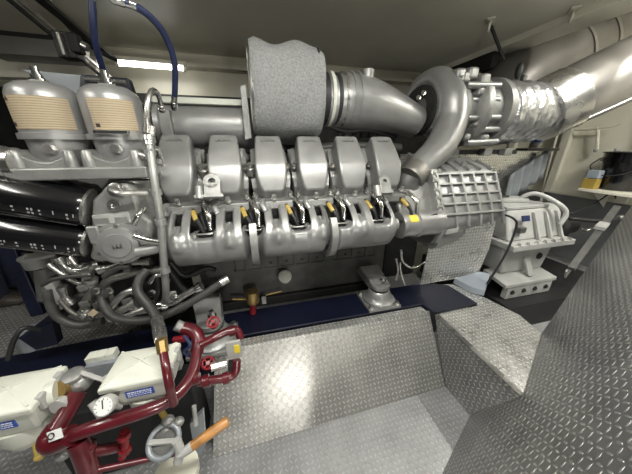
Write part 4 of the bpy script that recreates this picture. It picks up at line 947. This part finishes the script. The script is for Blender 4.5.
MB().tube(ats([(78,440,.60),(84,455,.59),(92,478,.58)],1), .026, 16).build('down_pipe', 'maroon', t)
MB().tube(ats([(98,470,.56),(130,463,.57),(184,452,.585)],1), .008, 10).build('thin_rail', 'maroon', t)
MB().tube(ats([(90,452,.60),(112,448,.62),(124,444,.64)],1), .016, 12).build('cross_pipe', 'maroon', t)
MB().tube(ats([(124,430,.63),(125,447,.62),(122,458,.61)],1), .011, 12).build('drop_pipe', 'red_paint', t)
for px, py in ((124,436),(125,450)): MB().lathe([(-.008,.018),(.008,.018)], at(px,py,Y=.62), Z3, 8).build('union_nut', 'red_paint', t)
MB().tube(ats([(92,402,.66),(104,418,.635),(116,424,.63)],1), .012, 10).build('gauge_pipe', 'greywhite', t)
MB().box(at(103,421,Y=.62), (.055,.012,.016), (V((1,0,-.05)).normalized(), Y3, Z3)).build('red_lever', 'red_paint', t, bevel=.003)
for px, py in ((88,447),(70,446),(64,452)): MB().ball(at(px,py,Y=.60), .5, (.045,.045,.04)).build('valve_body', 'silver_cast' if px != 88 else 'maroon', t)
def handwheel(px, py, Y, par):
    c = at(px,py,Y=Y); d = V((.1,-.5,.85)).normalized(); w_ = MB().torus(c, d, .021, .0045, 20, 8).build('handwheel', 'red_paint', par); u, v = frame(d)
    for k in range(4):
        a = k*math.pi/2; MB().cyl(c, c+(u*math.cos(a)+v*math.sin(a))*.02, .003, n=8).build('spoke', 'red_paint', w_)
    MB().lathe([(-.05,.014),(-.03,.012),(-.028,.007),(.006,.007)], c, d, 12).build('spindle', 'red_paint', w_)
handwheel(213,322,.86,t); handwheel(208,363,.76,t)
MB().cyl(at(211,367,Y=.74), at(226,363,Y=.75), .017).build('valve_sleeve', 'steel', t)
MB().tube(ats([(184,336,.83),(190,345,.80),(184,352,.80),(192,357,.80)],1), .006, 8).build('blue_wire', 'blue_hose', t)
MB().box(at(181,339,Y=.85), (.06,.02,.022)).build('red_tag', 'red_paint', t, bevel=.004)
t = thing('junction_plate', 'small grey plate with a yellow sticker on the maroon valve branch', 'plate', at(234,360,Y=.8))
pp = MB().box(at(234,349,Y=.80), (.056,.012,.082)).build('plate', 'greywhite', t, bevel=.002); MB().box(at(237,349,Y=.793), (.022,.003,.040)).build('yellow_sticker', 'yellow', pp)
MB().box(at(234,365,Y=.80), (.045,.04,.03)).build('black_base', 'rubber', t, bevel=.004)
# hose with brass and steel fittings down to the maroon line
t = thing('braided_hose', 'grey hose with steel and brass fitting dropping to a maroon line beside the right separator', 'hose', at(160,340,Y=.9))
MB().tube(ats([(147,270,1.08),(139,280,1.05),(138,292,1.02),(147,304,.99),(154,313,.96),(158,323,.92)],1), .019, 14).build('hose', 'hose', t)
MB().tube(ats([(157,320,.90),(160,334,.80),(161,340,.745)],1), [.022,.023,.019], 12, smooth=False).build('ferrule', 'steel', t)
MB().tube([at(161,339,Z=.925), at(163,352,Z=.885)], .018, 8, smooth=False).build('union', 'brass', t)
MB().tube([at(163,350,Z=.89), at(166,368,Z=.865), at(169,384,Z=.82), at(171,393,Z=.78), at(174,404,Z=.73)], .0125, 12).build('line', 'maroon', t)

# hand pump with a wooden handle
t = thing('hand_pump', 'grey hand pump with a bare wooden handle in front of the pit', 'hand pump', at(180,474,Y=.6))
c = at(164,441,Y=.60); dw = V((.05,-.55,.83)).normalized(); MB().torus(c, dw, .044, .009, 28, 10).build('rim', 'bluegrey', t); MB().lathe([(-.02,.040),(-.008,.040)], c, dw, 24).build('cover', 'grey_cast', t)
MB().beam(c+V((-.045,0,.01)), c+V((.05,0,-.02)), .016, .012).build('bar', 'greywhite', t, bevel=.003)
MB().tube(ats([(176,440,.57),(180,450,.56),(178,462,.55)],1), .014, 10).build('crank', 'greywhite', t)
a = at(184,452,Y=.555); b = at(229,420,Y=.60); d = (b-a).normalized(); ln = (b-a).length
MB().lathe([(0,.010),(.01,.0145),(ln*.6,.0165),(ln-.012,.0165),(ln-.003,.013),(ln,.004)], a, d, 20).build('wooden_handle', 'wood', t)
MB().lathe([(-.02,.008),(0,.014),(.025,.016)], a, d, 14).build('socket', 'greywhite', t)
MB().lathe([(0,.05),(.06,.07),(.10,.072)], at(182,486,Y=.6), Z3, 28).build('pump_body', 'cream', t)
MB().prism(ats([(190,424),(203,412),(206,446),(196,462)],.70), (0,.02,0)).build('side_plate', 'bluegrey', t)
MB().cyl(at(196,425,Y=.68), at(194,406,Y=.70), .008).build('stud', 'greywhite', t)
for px, py in ((166,428),(168,420),(178,422)): MB().ball(at(px,py,Y=.64), .5, (.04,.035,.03)).build('boss', 'silver_cast', t)
# stand behind the separators, the dark gap there put in as black
tag(MB().box((-.66,.98,.22), (.58,.16,.44)).build('filter_stand', 'black_void', bevel=.01), 'black stand filling the dark gap behind and below the white separator boxes', 'stand')

# ================================================================== PERSON on the left walkway
def person():
    p = at(13,296,Z=FZ); t = thing('person', 'person in navy trousers and brown shoes standing at the left edge', 'person', (p.x-.02, p.y, FZ))
    o = V((p.x-.02, p.y, FZ))
    pts = {}; bm = bmesh.new(); ly = bm.verts.layers.skin.verify(); rad = []
    def vtx(n_, x, y, z, r): pts[n_] = bm.verts.new((x,y,z)); rad.append((n_, r))
    vtx('pel',0,0,.95,.15); vtx('waist',0,0,1.10,.135); vtx('chest',0,0,1.32,.16); vtx('neck',0,0,1.47,.06); vtx('head0',0.01,0,1.55,.075); vtx('head1',.015,0,1.64,.092); vtx('head2',.01,0,1.73,.07)
    for s, n_ in ((-1,'l'),(1,'r')):
        vtx(n_+'hip',0,s*.10,.88,.10); vtx(n_+'knee',.02,s*.12,.50,.066); vtx(n_+'ank',0,s*.13,.10,.045)
        vtx(n_+'sh',0,s*.19,1.41,.062); vtx(n_+'elb',-.03,s*.25,1.13,.046); vtx(n_+'wr',.06,s*.25,.90,.032)
    E_ = [('pel','waist'),('waist','chest'),('chest','neck'),('neck','head0'),('head0','head1'),('head1','head2')]
    for n_ in 'lr': E_ += [('pel',n_+'hip'),(n_+'hip',n_+'knee'),(n_+'knee',n_+'ank'),('chest',n_+'sh'),(n_+'sh',n_+'elb'),(n_+'elb',n_+'wr')]
    for a, b in E_: bm.edges.new((pts[a], pts[b]))
    for n_, r in rad: pts[n_][ly].radius = (r, r)
    pts['pel'][ly].use_root = True
    me = bpy.data.meshes.new('body'); bm.to_mesh(me); bm.free(); ob = bpy.data.objects.new('body', me); COL.objects.link(ob); ob.parent = t; WL[ob.name] = o.copy()
    md = ob.modifiers.new('skin', 'SKIN'); md.use_smooth_shade = True; ss = ob.modifiers.new('sub', 'SUBSURF'); ss.levels = 2; ss.render_levels = 2; me.materials.append(MAT['skin'])
    # clothes
    for s in (-1, 1):
        MB().tube([o+V((0,s*.085,.98)), o+V((0,s*.105,.85)), o+V((.02,s*.12,.5)), o+V((0,s*.13,.07))], [.135,.125,.095,.10], 18).build('trouser_leg', 'cloth_navy', t)
        MB().rings([[o+V((x, s*.13+math.cos(a)*wy, max(.0, h+math.sin(a)*hz))) for a in [k*2*math.pi/14 for k in range(14)]] for x, wy, h, hz in ((-.09,.02,.045,.035),(-.08,.042,.05,.05),(.0,.048,.05,.055),(.10,.052,.04,.042),(.17,.045,.032,.032),(.20,.015,.025,.02))]).build('shoe', 'leather', t)
        MB().tube([o+V((0,s*.17,1.42)), o+V((-.03,s*.25,1.13)), o+V((.05,s*.25,.93))], [.085,.065,.052], 14).build('sleeve', 'cloth_navy', t)
        h = o+V((.065,s*.25,.86)); 
        MB().ball(h, .5, (.05,.032,.095)).build('palm', 'skin', t)
        for k in range(4): MB().tube([h+V((-.018+k*.013,0,-.03)), h+V((-.018+k*.014,-.004*s,-.065)), h+V((-.014+k*.014,-.018*s,-.09+.006*abs(k-1.5)))], .0085, 8).build('finger', 'skin', t)
        MB().tube([h+V((.015,0,.01)), h+V((.035,-.01*s,-.02)), h+V((.036,-.016*s,-.05))], .010, 8).build('thumb', 'skin', t)
    MB().rings([[o+V((math.cos(a)*rx, math.sin(a)*ry, z)) for a in [k*2*math.pi/20 for k in range(20)]] for z, rx, ry in ((.90,.125,.19),(1.0,.13,.185),(1.15,.125,.175),(1.32,.145,.205),(1.42,.12,.19),(1.48,.065,.075))]).build('jacket', 'cloth_navy', t)
    MB().ball(o+V((-.005,0,1.69)), .5, (.21,.18,.20)).build('hair', 'hair', t)
    MB().ball(o+V((.11,0,1.635)), .5, (.035,.03,.045), 8).build('nose', 'skin', t)
    for s in (-1, 1): MB().ball(o+V((.092,s*.035,1.665)), .5, (.02,.028,.016), 8).build('eye', 'white_print', t); MB().ball(o+V((.01,s*.094,1.64)), .5, (.035,.02,.06), 8).build('ear', 'skin', t)
    MB().box(o+V((.096,0,1.585)), (.012,.045,.010)).build('mouth', 'maroon', t, bevel=.003)
person()
